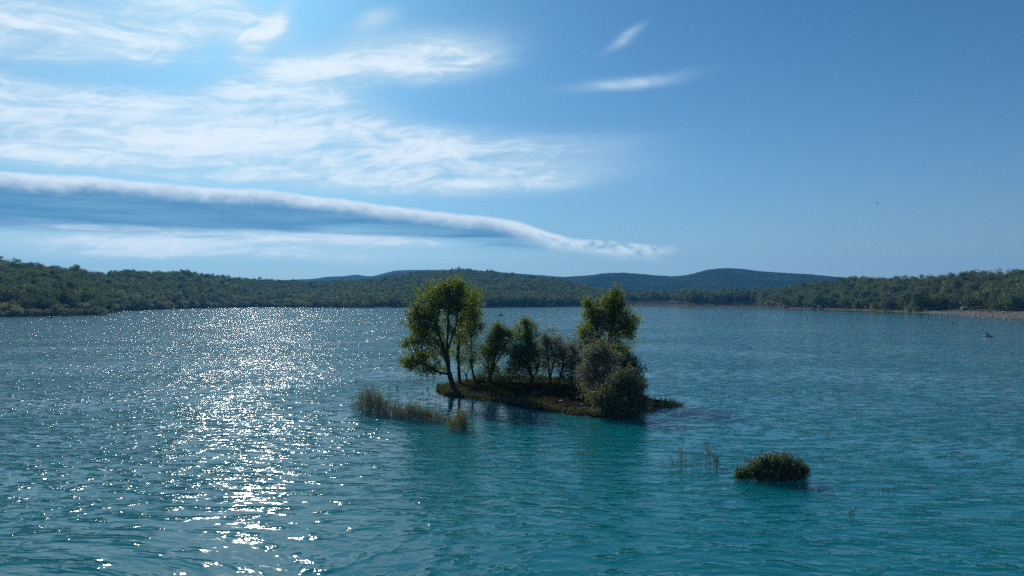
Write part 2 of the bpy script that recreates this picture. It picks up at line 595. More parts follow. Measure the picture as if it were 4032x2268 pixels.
def isle_z(x, y):
    d = poly_sd(x, y, ISLE) + 0.35 * fbm2(np.asarray(x) * 0.8, np.asarray(y) * 0.8, 3, 3)
    up = np.clip(d / 5.0, 0, 1)
    z = np.where(d > 0, 0.10 * np.clip(d / 0.5, 0, 1) + 0.72 * up ** 0.75, d * 0.30)
    z = z + np.where(d > 0, 0.07 * fbm2(np.asarray(x) * 0.9, np.asarray(y) * 0.9, 5, 4) * np.clip(d, 0, 1), 0)
    return np.clip(z, -1.4, 2)


def isle_ground(px, py):
    z = 0.5
    for _ in range(6):
        x, y = at_px(px, py, z)
        z = float(isle_z(np.array([x]), np.array([y]))[0])
    return x, y, z


# ------------------------------------------------------------------ shores (photograph pixel -> world)
SHORE = [(-1400, 1275), (-700, 1262), (-250, 1254), (0, 1247), (250, 1243), (395, 1239), (425, 1233), (450, 1226), (600, 1219), (700, 1216), (1000, 1209.5), (1300, 1210.5), (1500, 1211), (1900, 1211),
         (2200, 1208), (2380, 1205.5), (2500, 1205), (2660, 1207), (2700, 1211), (2960, 1211.5), (3050, 1213), (3200, 1217), (3400, 1222), (3600, 1230), (3760, 1236.5), (3900, 1243), (4032, 1249), (4400, 1262), (5000, 1290), (5800, 1320)]
SH_U = np.array([(p - 2016) / FPX for p, q in SHORE])
SH_Y = np.array([CAM_H * FPX / (q - HZ) for p, q in SHORE])


def shore_y(u): return np.interp(u, SH_U, SH_Y)


# skyline rows (tree tops) and ridge distance, left to right
RIDGE = [(-1400, 960, 620), (-700, 975, 640), (0, 1012, 700), (120, 1026, 720), (300, 1055, 800), (420, 1074, 900), (500, 1056, 950), (620, 1065, 1000), (700, 1064, 1050), (880, 1086, 1250), (1000, 1098, 1350), (1150, 1103, 1400),
         (1300, 1101, 1450), (1450, 1094, 1500), (1600, 1072, 1550), (1700, 1062, 1550), (1830, 1056, 1550), (1950, 1064, 1500), (2100, 1081, 1450), (2250, 1110, 1350), (2350, 1130, 1250), (2440, 1142, 1180),
         (2560, 1146, 1150), (2750, 1146, 1120), (2900, 1150, 1080), (3000, 1146, 1000), (3050, 1136, 950), (3180, 1116, 880), (3260, 1102, 840), (3330, 1092, 810), (3500, 1089, 740), (3600, 1098, 700), (3700, 1090, 660), (3800, 1072, 620), (3910, 1066, 580), (4032, 1062, 560), (4400, 1050, 520), (5000, 1040, 480), (5800, 1030, 460)]
RG_U = np.array([(p - 2016) / FPX for p, q, y in RIDGE])
RG_Y = np.array([float(y) for p, q, y in RIDGE])
TREE_H = 13.0
RG_Z = np.array([max(2.5, CAM_H + (HZ - q) / FPX * y - TREE_H) for p, q, y in RIDGE])


def land_z(u, Y):
    ys, yr, zr = shore_y(u), np.interp(u, RG_U, RG_Y), np.interp(u, RG_U, RG_Z)
    t = (Y - ys) / (yr - ys)
    px = u * FPX + 2016
    flat = np.where(px > 2950, 1.55, 1.15)            # right bank stays low before it climbs
    z = np.where(t < 0, t * 12.0, zr * np.clip(t, 0, 1) ** flat)
    z = np.where(t > 1, zr * np.clip(1 - (t - 1) * 0.9, 0.2, 1), z)
    d = Y - ys
    bank = 0.9 * np.clip(d / 12.0, 0, 1)
    z = np.where(t >= 0, np.maximum(z, 0) + bank, z)
    x = u * Y
    z = z + np.where(t > 0.05, 1.6 * fbm2(x / 60.0, Y / 60.0, 9, 3) * np.clip(t * 3, 0, 1), 0)
    dam = (px > 2440) & (px < 2990)
    z = np.where(dam & (d > 0), np.clip(d * 0.02, 0, 0.8) + np.clip((d - 70) * 0.12, 0, 6.5), z)
    return np.maximum(z, -2.2)


def build_land():
    us = np.linspace(SH_U[0], SH_U[-1], 420)
    ts = np.concatenate([np.linspace(-0.08, 0.2, 16), np.linspace(0.23, 1.0, 34), np.linspace(1.05, 1.7, 12)])
    U, T = np.meshgrid(us, ts)
    ys, yr = shore_y(U), np.interp(U, RG_U, RG_Y)
    Y = ys + T * (yr - ys)
    Z = land_z(U, Y)
    V = np.stack([U * Y, Y, Z], -1).reshape(-1, 3)
    nr, nc = U.shape
    i = np.arange(nr - 1)[:, None] * nc + np.arange(nc - 1)[None]
    F = np.stack([i, i + 1, i + nc + 1, i + nc], -1).reshape(-1, 4)
    pxc = (U * FPX + 2016)[:-1, :-1].reshape(-1)
    dc = (Y - ys)[:-1, :-1].reshape(-1)
    zc = Z[:-1, :-1].reshape(-1)
    beach = ((pxc > 3080) & (dc < 5 + np.clip((pxc - 3640) * 0.05, 0, 22))) 
    foot = (pxc > 2400) & (pxc < 3080) & (dc < 70)
    me = mesh_np('land', V, F, ['forest_floor', 'beach_stones', 'dam_lower'], np.where(foot, 2, beach.astype(int)), smooth=True)
    tag(link('terrain', me), 'wooded ground rising from the lake shore to the hills', kind='structure')


build_land()


def build_water():
    gx = np.sinh(np.linspace(-3.6, 3.6, 231)) * 1600 / math.sinh(3.6)
    a = np.linspace(-5.0, 4.3, 330)
    gy = 68 + np.sinh(a) * np.where(a < 0, 400 / math.sinh(5.0), 1250 / math.sinh(4.3))
    X, Y = np.meshgrid(gx, gy)
    # how ruffled the surface is: calmer in the lee of the island and close under the far banks
    amp = np.ones_like(X)
    u = X / np.maximum(Y, 5)
    ds = shore_y(np.clip(u, SH_U[0], SH_U[-1])) - Y
    px = u * FPX + 2016
    right = np.clip((px - 2950) / 200, 0, 1)
    edge = 8 + 0.12 * shore_y(np.clip(u, -1, 1)) * right
    near = np.clip((ds - edge * (1 + .25 * fbm2(X / 40, Y / 40, 2, 2))) / 6.0, 0, 1)
    amp *= 0.05 + 0.95 * near
    amp *= np.interp(Y, [0, 24, 34, 46, 62, 85, 140, 400, 900], [0.78, 0.78, 0.74, 0.72, 0.76, 0.90, 1.1, 1.15, 1.15])
    d = -poly_sd(X, Y, ISLE)
    # lee on the camera side of the island (wind from behind it)
    lx, ly = X - 1.0, 66 - Y
    lee = np.exp(-(np.clip(np.abs(lx + 0.10 * ly) - 7, 0, None) / 3.5) ** 2) * np.clip(ly / 4 + 1.4, 0, 1) * np.exp(-np.clip(ly, 0, None) / 40)
    amp *= 1 - 0.80 * lee
    amp *= np.clip(0.35 + d / 6.0, 0.35, 1)
    side = np.clip((px - 1500) / 900, 0, 1)
    amp *= 1 - side * (1 - np.interp(Y, [30, 60, 110, 200, 400, 900], [1.0, 0.92, 0.66, 0.48, 0.38, 0.34]))
    amp *= np.interp(px, [-500, 900, 1500, 2300, 4500], [1.18, 1.18, 1.0, 0.90, 0.90])      # more sheltered towards the right bank
    Z = np.zeros_like(X)
    V = np.stack([X, Y, Z], -1).reshape(-1, 3)
    nr, nc = X.shape
    i = np.arange(nr - 1)[:, None] * nc + np.arange(nc - 1)[None]
    F = np.stack([i, i + 1, i + nc + 1, i + nc], -1).reshape(-1, 4)
    me = mesh_np('lake', V, F, 'lake_water', smooth=True)
    at = me.attributes.new('ruffle', 'FLOAT', 'POINT')
    at.data.foreach_set('value', amp.reshape(-1).astype(np.float32))
    tag(link('lake_water', me), 'rippled turquoise lake water with sun glitter', kind='structure')
    # far ground sheet below everything
    s = 5600.0
    me = mesh_np('ground', [(-s, -500, -3), (s, -500, -3), (s, 5300, -3), (-s, 5300, -3)], [[(0, 1, 2, 3)]], 'lake_bed')
    tag(link('ground', me), 'ground sheet under the lake and hills', kind='structure')


build_water()


def build_mountain(name, label, sky_pts, Y0, depth, seed):
    us = np.linspace((sky_pts[0][0] - 2016) / FPX, (sky_pts[-1][0] - 2016) / FPX, 520)
    zt = np.interp(us, [(p - 2016) / FPX for p, q in sky_pts], [CAM_H + (HZ - q) / FPX * Y0 for p, q in sky_pts])
    k = np.ones(9) / 9
    zt = np.convolve(np.pad(zt, 4, mode='edge'), k, mode='valid')
    ts = np.linspace(0, 1.5, 70)
    U, T = np.meshgrid(us, ts)
    Y = Y0 - depth + T * depth
    prof = np.where(T < 1, np.sin(np.clip(T, 0, 1) * math.pi / 2) ** 1.15, 1 - (T - 1) * 0.6)
    Z = zt[None] * prof
    X = U * Y
    ff = np.clip(T * 2, 0, 1) * np.clip((1.05 - T) * 4, 0.12, 1)
    Z = Z + ff * (9.0 * fbm2(X / 260, Y / 330, seed, 4) - 5.0 * np.abs(fbm2(X / 120, Y / 200, seed + 4, 3)) * np.clip((1.0 - T) * 4, 0, 1))
    Z = Z + 2.6 * np.abs(fbm2(X / 16, Y / 20, seed + 8, 2))        # tree canopy
    Z = np.where(T <= 0.001, -3, Z)
    V = np.stack([X, Y, Z], -1).reshape(-1, 3)
    nr, nc = U.shape
    i = np.arange(nr - 1)[:, None] * nc + np.arange(nc - 1)[None]
    F = np.stack([i, i + 1, i + nc + 1, i + nc], -1).reshape(-1, 4)
    tag(link(name, mesh_np(name, V, F, 'mountain_cover', smooth=True)), label, kind='structure')


build_mountain('mountain', 'hazy blue wooded ridge behind the dam', [(1700, 1110), (2000, 1106), (2260, 1092), (2340, 1085), (2380, 1079), (2450, 1078), (2560, 1087), (2660, 1091), (2720, 1082), (2780, 1064), (2850, 1056), (2920, 1060), (3000, 1070),
                (3120, 1077), (3200, 1082), (3300, 1091), (3480, 1100), (3600, 1108), (3900, 1120), (4300, 1120)], 3000, 900, 21)
build_mountain('mountain', 'pale blue far ridge behind the left forest', [(600, 1125), (1000, 1108), (1240, 1100), (1290, 1091), (1350, 1090), (1400, 1083), (1460, 1092), (1520, 1076), (1560, 1067), (1640, 1064), (1720, 1063), (1950, 1072), (2200, 1090), (2500, 1120)], 4600, 1100, 33)


# ------------------------------------------------------------------ trees
def tubes(segs, sides):
    """segs: list of (p0, r0, p1, r1) -> vertices, quads"""
    P0 = np.array([s[0] for s in segs]); R0 = np.array([s[1] for s in segs])
    P1 = np.array([s[2] for s in segs]); R1 = np.array([s[3] for s in segs])
    D = P1 - P0
    D /= np.maximum(np.linalg.norm(D, axis=1, keepdims=True), 1e-6)
    ref = np.where(np.abs(D[:, 2:3]) < 0.9, np.array([[0, 0, 1.0]]), np.array([[1.0, 0, 0]]))
    A = np.cross(D, ref); A /= np.linalg.norm(A, axis=1, keepdims=True)
    B = np.cross(D, A)
    n = len(segs)
    V = np.zeros((n, 2, sides, 3))
    for k in range(sides):
        a = 2 * math.pi * k / sides
        dirv = A * math.cos(a) + B * math.sin(a)
        V[:, 0, k] = P0 + dirv * R0[:, None]
        V[:, 1, k] = P1 + dirv * R1[:, None]
    base = np.arange(n)[:, None] * (2 * sides)
    F = []
    for k in range(sides):
        k2 = (k + 1) % sides
        F.append(np.concatenate([base + k, base + k2, base + sides + k2, base + sides + k], 1))
    return V.reshape(-1, 3), np.concatenate(F, 0)


def leaves(C, size, rng, up=0.35, aspect=0.6, outward=None, size_var=0.35):
    """diamond shaped leaves round the points C"""
    n = len(C)
    N = rng.normal(size=(n, 3))
    N[:, 2] = N[:, 2] + up * 1.5
    if outward is not None:
        N += outward
    N /= np.linalg.norm(N, axis=1, keepdims=True)
    T = rng.normal(size=(n, 3))
    T -= N * (T * N).sum(1, keepdims=True)
    T /= np.linalg.norm(T, axis=1, keepdims=True)
    B = np.cross(N, T)
    s = size * (1 + size_var * rng.normal(size=(n, 1))).clip(0.4, 1.9)
    w = s * aspect
    bend = N * s * 0.18
    V = np.stack([C - T * s * 0.5, C + B * w * 0.5 + bend * .6, C + T * s * 0.5 - bend, C - B * w * 0.5 + bend * .6], 1).reshape(-1, 3)
    F = np.arange(n)[:, None] * 4 + np.array([[0, 1, 2, 3]])
    return V, F, np.clip(rng.normal(0.45, 0.25, n), 0, 1)


def grow(stems, attr, rng, base_r, tip_r=0.012, step=0.45):
    """branch skeleton: stems are polylines (local metres), attr the twig ends. Returns segments and twig paths"""
    pos, par = [], []

    def addpath(pts, start=None):
        prev = start
        for a in range(len(pts)):
            p = np.array(pts[a], float)
            if prev is None:
                pos.append(p); par.append(-1); prev = len(pos) - 1
                continue
            q = pos[prev]
            d = np.linalg.norm(p - q)
            k = max(1, int(round(d / step)))
            for j in range(1, k + 1):
                pp = q + (p - q) * j / k
                if j < k:
                    pp = pp + rng.normal(size=3) * 0.035
                pos.append(pp); par.append(prev); prev = len(pos) - 1
        return prev
    for i, s in enumerate(stems):
        if i == 0:
            addpath(s)
        else:
            P = np.array(pos)
            j = int(np.argmin(np.linalg.norm(P - np.array(s[0]), axis=1)))
            addpath(s[1:], j)
    nst = len(pos)
    P = np.array(pos)
    order = np.argsort([np.min(np.linalg.norm(P - a, axis=1)) for a in attr])
    ends = []
    zlow = P[:, 2].min() + 0.12 * (max(a[2] for a in attr) - P[:, 2].min())
    cnt = np.zeros(20000)
    for oi in order:
        a = attr[oi]
        P = np.array(pos)
        dv = a - P
        d = np.linalg.norm(dv, axis=1)
        cost = d + 0.9 * np.clip(P[:, 2] - a[2] + 0.35 * d, 0, None) + 0.05 * cnt[:len(P)]
        cost[P[:, 2] < zlow] += 1.2
        j = int(np.argmin(cost))
        q = pos[j]
        k = max(2, int(round(d[j] / step)))
        prev = j
        cnt[j] += 1
        bow = np.array([0, 0, 0.10 * d[j]]) + rng.normal(size=3) * 0.07 * d[j]
        for s in range(1, k + 1):
            t = s / k
            pos.append(q + (a - q) * t + bow * math.sin(math.pi * t) + (rng.normal(size=3) * 0.03 if s < k else 0))
            par.append(prev); prev = len(pos) - 1
        ends.append(prev)
    n = len(pos)
    r = np.zeros(n)
    kids = [[] for _ in range(n)]
    for i in range(n):
        if par[i] >= 0:
            kids[par[i]].append(i)
    ex = 2.3
    for i in range(n - 1, -1, -1):
        r[i] = tip_r if not kids[i] else max(tip_r, sum(r[c] ** ex for c in kids[i]) ** (1 / ex))
    # parents always come before children, so the loop above is complete
    r = tip_r + (r - tip_r) * (base_r - tip_r) / max(r[0] - tip_r, 1e-6)
    r[0] *= 1.35
    segs = [(pos[par[i]], min(r[par[i]], r[i] * 1.5 + 0.004) if par[i] else r[0], pos[i], r[i]) for i in range(n) if par[i] >= 0]
    return segs, [(pos[par[e]], pos[e]) for e in ends]


def tree_meshes(stems, blobs, rng, base_r, leaf, lpt, mat, spread=0.32, up=0.35, aspect=0.62, sides=6, bark='bark', tip_r=0.012, step=0.45, flat=1.0, dens=1.3, ragged=0.30):
    """blobs: (cx, cy, cz, rx, ry, rz, n twigs)"""
    att = []
    for (cx, cy_, cz, rx, ry, rz, n) in blobs:
        q = rng.normal(size=(n, 3)); q /= np.linalg.norm(q, axis=1, keepdims=True)
        n = int(n * dens)
        q = q if len(q) == n else rng.normal(size=(n, 3)); q /= np.linalg.norm(q, axis=1, keepdims=True)
        q *= (rng.random((n, 1)) ** (1 / 2.2)) * (1.0 - ragged * .6 + 2 * ragged * rng.random((n, 1)) ** 2)
        att.append(q * np.array([rx, ry, rz]) + np.array([cx, cy_, cz]))
    att = np.concatenate(att)
    segs, tw = grow(stems, att, rng, base_r, tip_r, step)
    thick = [s for s in segs if s[1] > 0.05]
    thin = [s for s in segs if s[1] <= 0.05]
    V, F = [], []
    off = 0
    for grp, sd in ((thick, sides + 2), (thin, 4)):
        if grp:
            v, f = tubes(grp, sd)
            V.append(v); F.append(f + off); off += len(v)
    wood = mesh_np('trunk', np.concatenate(V), F, bark, smooth=True)
    A = np.array([t[0] for t in tw]); B = np.array([t[1] for t in tw])
    lpt = lpt * 1.5
    k = np.repeat(np.arange(len(tw)), rng.integers(int(lpt * .5), int(lpt * 1.5) + 1, len(tw)))
    t = rng.random((len(k), 1)) * 1.5 - 0.35
    C = A[k] + (B - A)[k] * t + rng.normal(size=(len(k), 3)) * spread * np.array([1, 1, flat])
    lv, lf, tint = leaves(C, leaf, rng, up, aspect)
    crown = mesh_np('crown', lv, lf, mat, tint=tint)
    return wood, crown


def island_tree(name, label, cat, base, stems, blobs, base_r, leaf, lpt, mat, seed, depth_k=0.8, group=None, wide=1.13, **kw):
    """stems and blobs given in photograph pixels relative to the picture, turned into metres at the tree's own distance"""
    bx, by = base
    x, y, z = isle_ground(bx, by)
    s = math.hypot(y, 0) / FPX
    rng = np.random.default_rng(seed)

    def loc(px, py, dy=0.0):
        return ((px - bx) * s, dy, (by - py) * s)
    st = []
    for pl in stems:
        st.append([loc(*q) for q in pl])
    bl = []
    for b in blobs:
        px, py, rx, ry, n = b[:5]
        dy = b[5] if len(b) > 5 else 0.0
        c = loc(px, py, dy)
        bl.append((c[0], c[1], c[2], rx * s * wide, max(rx, ry) * s * depth_k, ry * s * 1.08, n))
    wood, crown = tree_meshes(st, bl, rng, base_r, leaf, lpt, mat, **kw)
    root = empty(name, (x, y, z - 0.06))
    tag(root, label, cat, group)
    link('trunk', wood, root)
    link('crown', crown, root)
    return root


def build_island():
    # ground
    gx = np.arange(-12, 19.01, 0.22); gy = np.arange(51, 89.01, 0.22)
    X, Y = np.meshgrid(gx, gy)
    Z = isle_z(X, Y)
    V = np.stack([X, Y, Z], -1).reshape(-1, 3)
    nr, nc = X.shape
    i = np.arange(nr - 1)[:, None] * nc + np.arange(nc - 1)[None]
    F = np.stack([i, i + 1, i + nc + 1, i + nc], -1).reshape(-1, 4)
    keep = (Z > -1.3)[:-1, :-1].reshape(-1)
    o = link('island_ground', mesh_np('island_ground', V, F[keep], 'island_soil', smooth=True))
    tag(o, 'low earth bank of the small lake island', kind='structure')

    T = island_tree
    T('poplar_tree', 'tallest tree of the island, forked trunk leaning left, broad yellow-green crown', 'tree', (1787, 1530),
      [[(1787, 1530), (1775, 1490), (1766, 1455), (1750, 1390), (1735, 1335), (1712, 1280, .4), (1690, 1235, .6)],
       [(1772, 1480), (1768, 1430, -.3), (1763, 1380, -.5), (1765, 1300, -.5), (1768, 1230, -.4), (1772, 1160, 0)],
       [(1735, 1335), (1722, 1260, -.6), (1735, 1190, -.8)], [(1763, 1380, -.5), (1795, 1290, -.9), (1812, 1200, -.6)],
       [(1768, 1468), (1738, 1466, -.2), (1705, 1450, -.5), (1660, 1425, -.6), (1620, 1420, -.3)]],
      [(1775, 1165, 95, 70, 130), (1720, 1190, 85, 75, 100), (1680, 1250, 75, 65, 80), (1650, 1300, 62, 45, 50), (1720, 1300, 70, 60, 45), (1820, 1200, 55, 75, 70), (1790, 1120, 55, 32, 45),
       (1665, 1405, 75, 40, 65), (1605, 1425, 45, 32, 30), (1690, 1450, 60, 30, 45), (1620, 1340, 45, 22, 14), (1800, 1290, 60, 60, 46), (1735, 1370, 66, 50, 44), (1660, 1340, 70, 36, 40), (1640, 1240, 40, 45, 36)],
      0.26, 0.165, 17, 'poplar_leaf', 101, spread=.22)
    T('poplar_tree', 'straight-trunked tree just right of the forked tallest island tree', 'tree', (1809, 1508),
      [[(1809, 1508), (1808, 1460), (1802, 1400), (1808, 1330), (1820, 1270), (1828, 1215), (1846, 1180)], [(1808, 1330), (1838, 1290, .4), (1862, 1240, .5)]],
      [(1860, 1195, 42, 50, 60), (1872, 1265, 42, 45, 50), (1838, 1240, 40, 50, 45), (1830, 1330, 50, 50, 42), (1895, 1285, 22, 18, 10), (1850, 1160, 25, 18, 16), (1815, 1400, 30, 30, 14)],
      0.17, 0.15, 15, 'poplar_leaf', 102)
    T('young_tree', 'thin young tree with a bent stem behind the tallest tree', 'tree', (1867, 1503),
      [[(1867, 1503), (1862, 1465), (1856, 1430), (1858, 1380), (1853, 1310), (1851, 1260)]],
      [(1856, 1370, 40, 50, 42), (1845, 1420, 34, 30, 22), (1880, 1400, 30, 32, 18), (1858, 1310, 22, 28, 14)],
      0.12, 0.14, 14, 'green_leaf', 103, wide=1.42)
    T('sapling', 'short half-bare sapling beside the thin young tree', 'tree', (1838, 1502),
      [[(1838, 1502), (1837, 1480), (1842, 1460), (1852, 1445)], [(1837, 1480), (1828, 1462)]],
      [(1850, 1440, 14, 14, 10), (1826, 1455, 12, 14, 8)], 0.08, 0.11, 6, 'green_leaf', 104)
    T('round_tree', 'slim-crowned green tree with clustered stems in the middle of the island', 'tree', (1930, 1502),
      [[(1930, 1502), (1933, 1465), (1945, 1420), (1955, 1360), (1962, 1300)], [(1931, 1495), (1922, 1450), (1926, 1400)], [(1933, 1465), (1965, 1410), (1995, 1345)]],
      [(1960, 1316, 32, 38, 60), (1945, 1368, 40, 46, 60), (2003, 1315, 22, 34, 26), (1985, 1350, 34, 40, 30), (1925, 1400, 26, 40, 26), (1935, 1450, 26, 28, 26), (1962, 1284, 10, 12, 12)],
      0.15, 0.14, 17, 'green_leaf', 105, wide=1.42, dens=1.8, spread=.25)
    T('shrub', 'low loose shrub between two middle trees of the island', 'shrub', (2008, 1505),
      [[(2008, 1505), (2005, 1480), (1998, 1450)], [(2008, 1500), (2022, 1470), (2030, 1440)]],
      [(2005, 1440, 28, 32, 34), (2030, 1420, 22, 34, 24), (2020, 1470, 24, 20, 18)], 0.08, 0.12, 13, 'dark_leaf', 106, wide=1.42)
    T('round_tree', 'dense upright green tree with a dark crooked trunk near the island centre', 'tree', (2088, 1508),
      [[(2088, 1508), (2095, 1485), (2085, 1450), (2075, 1400), (2072, 1330), (2075, 1290)], [(2095, 1485), (2115, 1460), (2125, 1400)], [(2090, 1490), (2060, 1478), (2035, 1480), (2015, 1492)]],
      [(2070, 1310, 34, 45, 70), (2068, 1375, 50, 50, 80), (2045, 1400, 34, 50, 40), (2095, 1380, 36, 60, 55), (2075, 1440, 45, 36, 44), (2072, 1268, 14, 14, 12)],
      0.19, 0.14, 18, 'green_leaf', 107, wide=1.42, dens=1.8, spread=.25)
    T('slim_tree', 'upright greyish tree right of the dense middle tree, arched low branch', 'tree', (2166, 1508),
      [[(2166, 1508), (2166, 1480), (2160, 1430), (2155, 1370), (2148, 1320)], [(2166, 1480), (2180, 1420), (2192, 1350)], [(2163, 1490), (2150, 1483), (2138, 1495), (2130, 1506)]],
      [(2150, 1345, 26, 46, 42), (2190, 1355, 32, 46, 46), (2165, 1410, 42, 46, 50), (2150, 1440, 26, 24, 14)],
      0.13, 0.13, 15, 'willow_leaf', 108, wide=1.42, dens=1.8, spread=.24)
    T('slim_tree', 'small grey-green tree with crossing stems left of the big right-hand tree', 'tree', (2196, 1510),
      [[(2196, 1510), (2205, 1480), (2215, 1440), (2222, 1390)], [(2196, 1505), (2188, 1485), (2178, 1470)], [(2205, 1480), (2230, 1455)]],
      [(2222, 1375, 28, 48, 40), (2240, 1420, 26, 40, 32), (2212, 1440, 26, 26, 18)],
      0.11, 0.13, 14, 'olive_leaf', 109, wide=1.42, dens=1.8, spread=.24)
    T('slim_tree', 'thin dull grey tree half hidden against the big right-hand tree', 'tree', (2252, 1524),
      [[(2252, 1524), (2251, 1490), (2250, 1450), (2256, 1400)], [(2251, 1490), (2275, 1450), (2290, 1400)]],
      [(2262, 1375, 28, 55, 42), (2285, 1420, 32, 50, 46), (2250, 1440, 24, 30, 18), (2300, 1460, 26, 34, 24)],
      0.11, 0.13, 15, 'willow_leaf', 110, wide=1.42, dens=1.8, spread=.24)
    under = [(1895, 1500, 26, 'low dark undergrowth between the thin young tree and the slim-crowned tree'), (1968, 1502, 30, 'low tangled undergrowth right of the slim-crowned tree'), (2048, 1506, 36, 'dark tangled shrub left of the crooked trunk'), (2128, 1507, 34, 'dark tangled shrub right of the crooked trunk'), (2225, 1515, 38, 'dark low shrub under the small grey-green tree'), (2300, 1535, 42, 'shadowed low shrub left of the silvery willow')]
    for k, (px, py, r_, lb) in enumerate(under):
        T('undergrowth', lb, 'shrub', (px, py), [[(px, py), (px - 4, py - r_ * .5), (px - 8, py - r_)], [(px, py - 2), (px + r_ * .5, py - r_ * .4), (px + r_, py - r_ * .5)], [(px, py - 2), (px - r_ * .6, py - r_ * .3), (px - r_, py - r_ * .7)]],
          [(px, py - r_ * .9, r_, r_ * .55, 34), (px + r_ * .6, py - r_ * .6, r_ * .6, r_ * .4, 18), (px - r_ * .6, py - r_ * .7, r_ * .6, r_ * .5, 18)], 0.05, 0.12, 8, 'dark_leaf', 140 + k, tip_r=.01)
    T('poplar_tree', 'tall pointed poplar on the right half of the island, spire-like top', 'tree', (2392, 1530),
      [[(2392, 1530), (2390, 1460), (2392, 1390), (2402, 1310), (2416, 1230), (2426, 1150)], [(2390, 1400), (2360, 1330, .4), (2338, 1260, .3), (2325, 1200)], [(2402, 1330), (2450, 1285, -.4), (2490, 1250)], [(2416, 1230), (2412, 1160), (2410, 1118)], [(2426, 1160), (2437, 1128)]],
      [(2424, 1190, 36, 52, 60), (2400, 1240, 50, 50, 60), (2330, 1235, 38, 42, 55), (2345, 1290, 60, 42, 70), (2415, 1300, 62, 50, 75), (2468, 1275, 40, 36, 44), (2497, 1262, 18, 26, 14), (2480, 1315, 26, 22, 18), (2350, 1350, 60, 40, 50), (2425, 1365, 58, 40, 46),
       (2465, 1390, 40, 36, 34), (2360, 1400, 60, 36, 46), (2300, 1345, 34, 40, 30), (2295, 1310, 20, 26, 14), (2310, 1190, 16, 18, 12), (2372, 1225, 44, 52, 50), (2442, 1232, 40, 50, 42), (2385, 1178, 26, 26, 16), (2424, 1150, 18, 22, 14)],
      0.24, 0.15, 17, 'poplar_leaf', 111, spread=.26)
    T('willow_bush', 'large silvery-grey willow bush at the foot of the pointed poplar', 'bush', (2385, 1575),
      [[(2385, 1575), (2375, 1530), (2350, 1480), (2335, 1430)], [(2385, 1570), (2395, 1500), (2400, 1430)], [(2380, 1560), (2345, 1530), (2310, 1510)], [(2385, 1572), (2360, 1560), (2335, 1565)]],
      [(2350, 1372, 46, 40, 60), (2340, 1415, 58, 55, 120), (2390, 1400, 50, 55, 90), (2335, 1480, 52, 45, 90), (2380, 1480, 55, 55, 90), (2350, 1540, 50, 42, 80), (2400, 1545, 50, 45, 70), (2390, 1590, 45, 28, 50), (2345, 1575, 30, 25, 26)],
      0.14, 0.17, 15, 'willow_leaf', 112, wide=1.12, ragged=.5, spread=.20, aspect=.34, depth_k=1.0)
    T('willow_bush', 'dark rounded bush behind the silvery willow on the island right side', 'bush', (2478, 1560),
      [[(2478, 1560), (2470, 1500), (2460, 1440)], [(2478, 1550), (2500, 1490)], [(2475, 1540), (2435, 1480)]],
      [(2455, 1425, 48, 40, 80), (2490, 1460, 42, 45, 70), (2440, 1480, 50, 45, 60), (2515, 1510, 30, 42, 40)],
      0.13, 0.17, 14, 'dark_leaf', 113, wide=1.22, ragged=.34, spread=.24, aspect=.4, depth_k=1.0)
    T('willow_bush', 'olive-topped spreading willow bush hanging over the water at the island right end', 'bush', (2455, 1622),
      [[(2455, 1622), (2450, 1570), (2445, 1520)], [(2455, 1615), (2480, 1570), (2505, 1530)], [(2455, 1620), (2430, 1590), (2410, 1560)], [(2456, 1618), (2490, 1600), (2525, 1590)]],
      [(2450, 1500, 50, 34, 90), (2498, 1530, 36, 42, 80), (2400, 1545, 46, 42, 80), (2352, 1568, 38, 30, 50), (2450, 1575, 64, 40, 110), (2470, 1612, 60, 26, 80), (2400, 1612, 40, 22, 40), (2522, 1585, 24, 34, 40), (2480, 1462, 26, 18, 14)],
      0.13, 0.17, 15, 'olive_leaf', 114, wide=1.15, ragged=.5, spread=.23, aspect=.36, depth_k=1.0)


build_island()


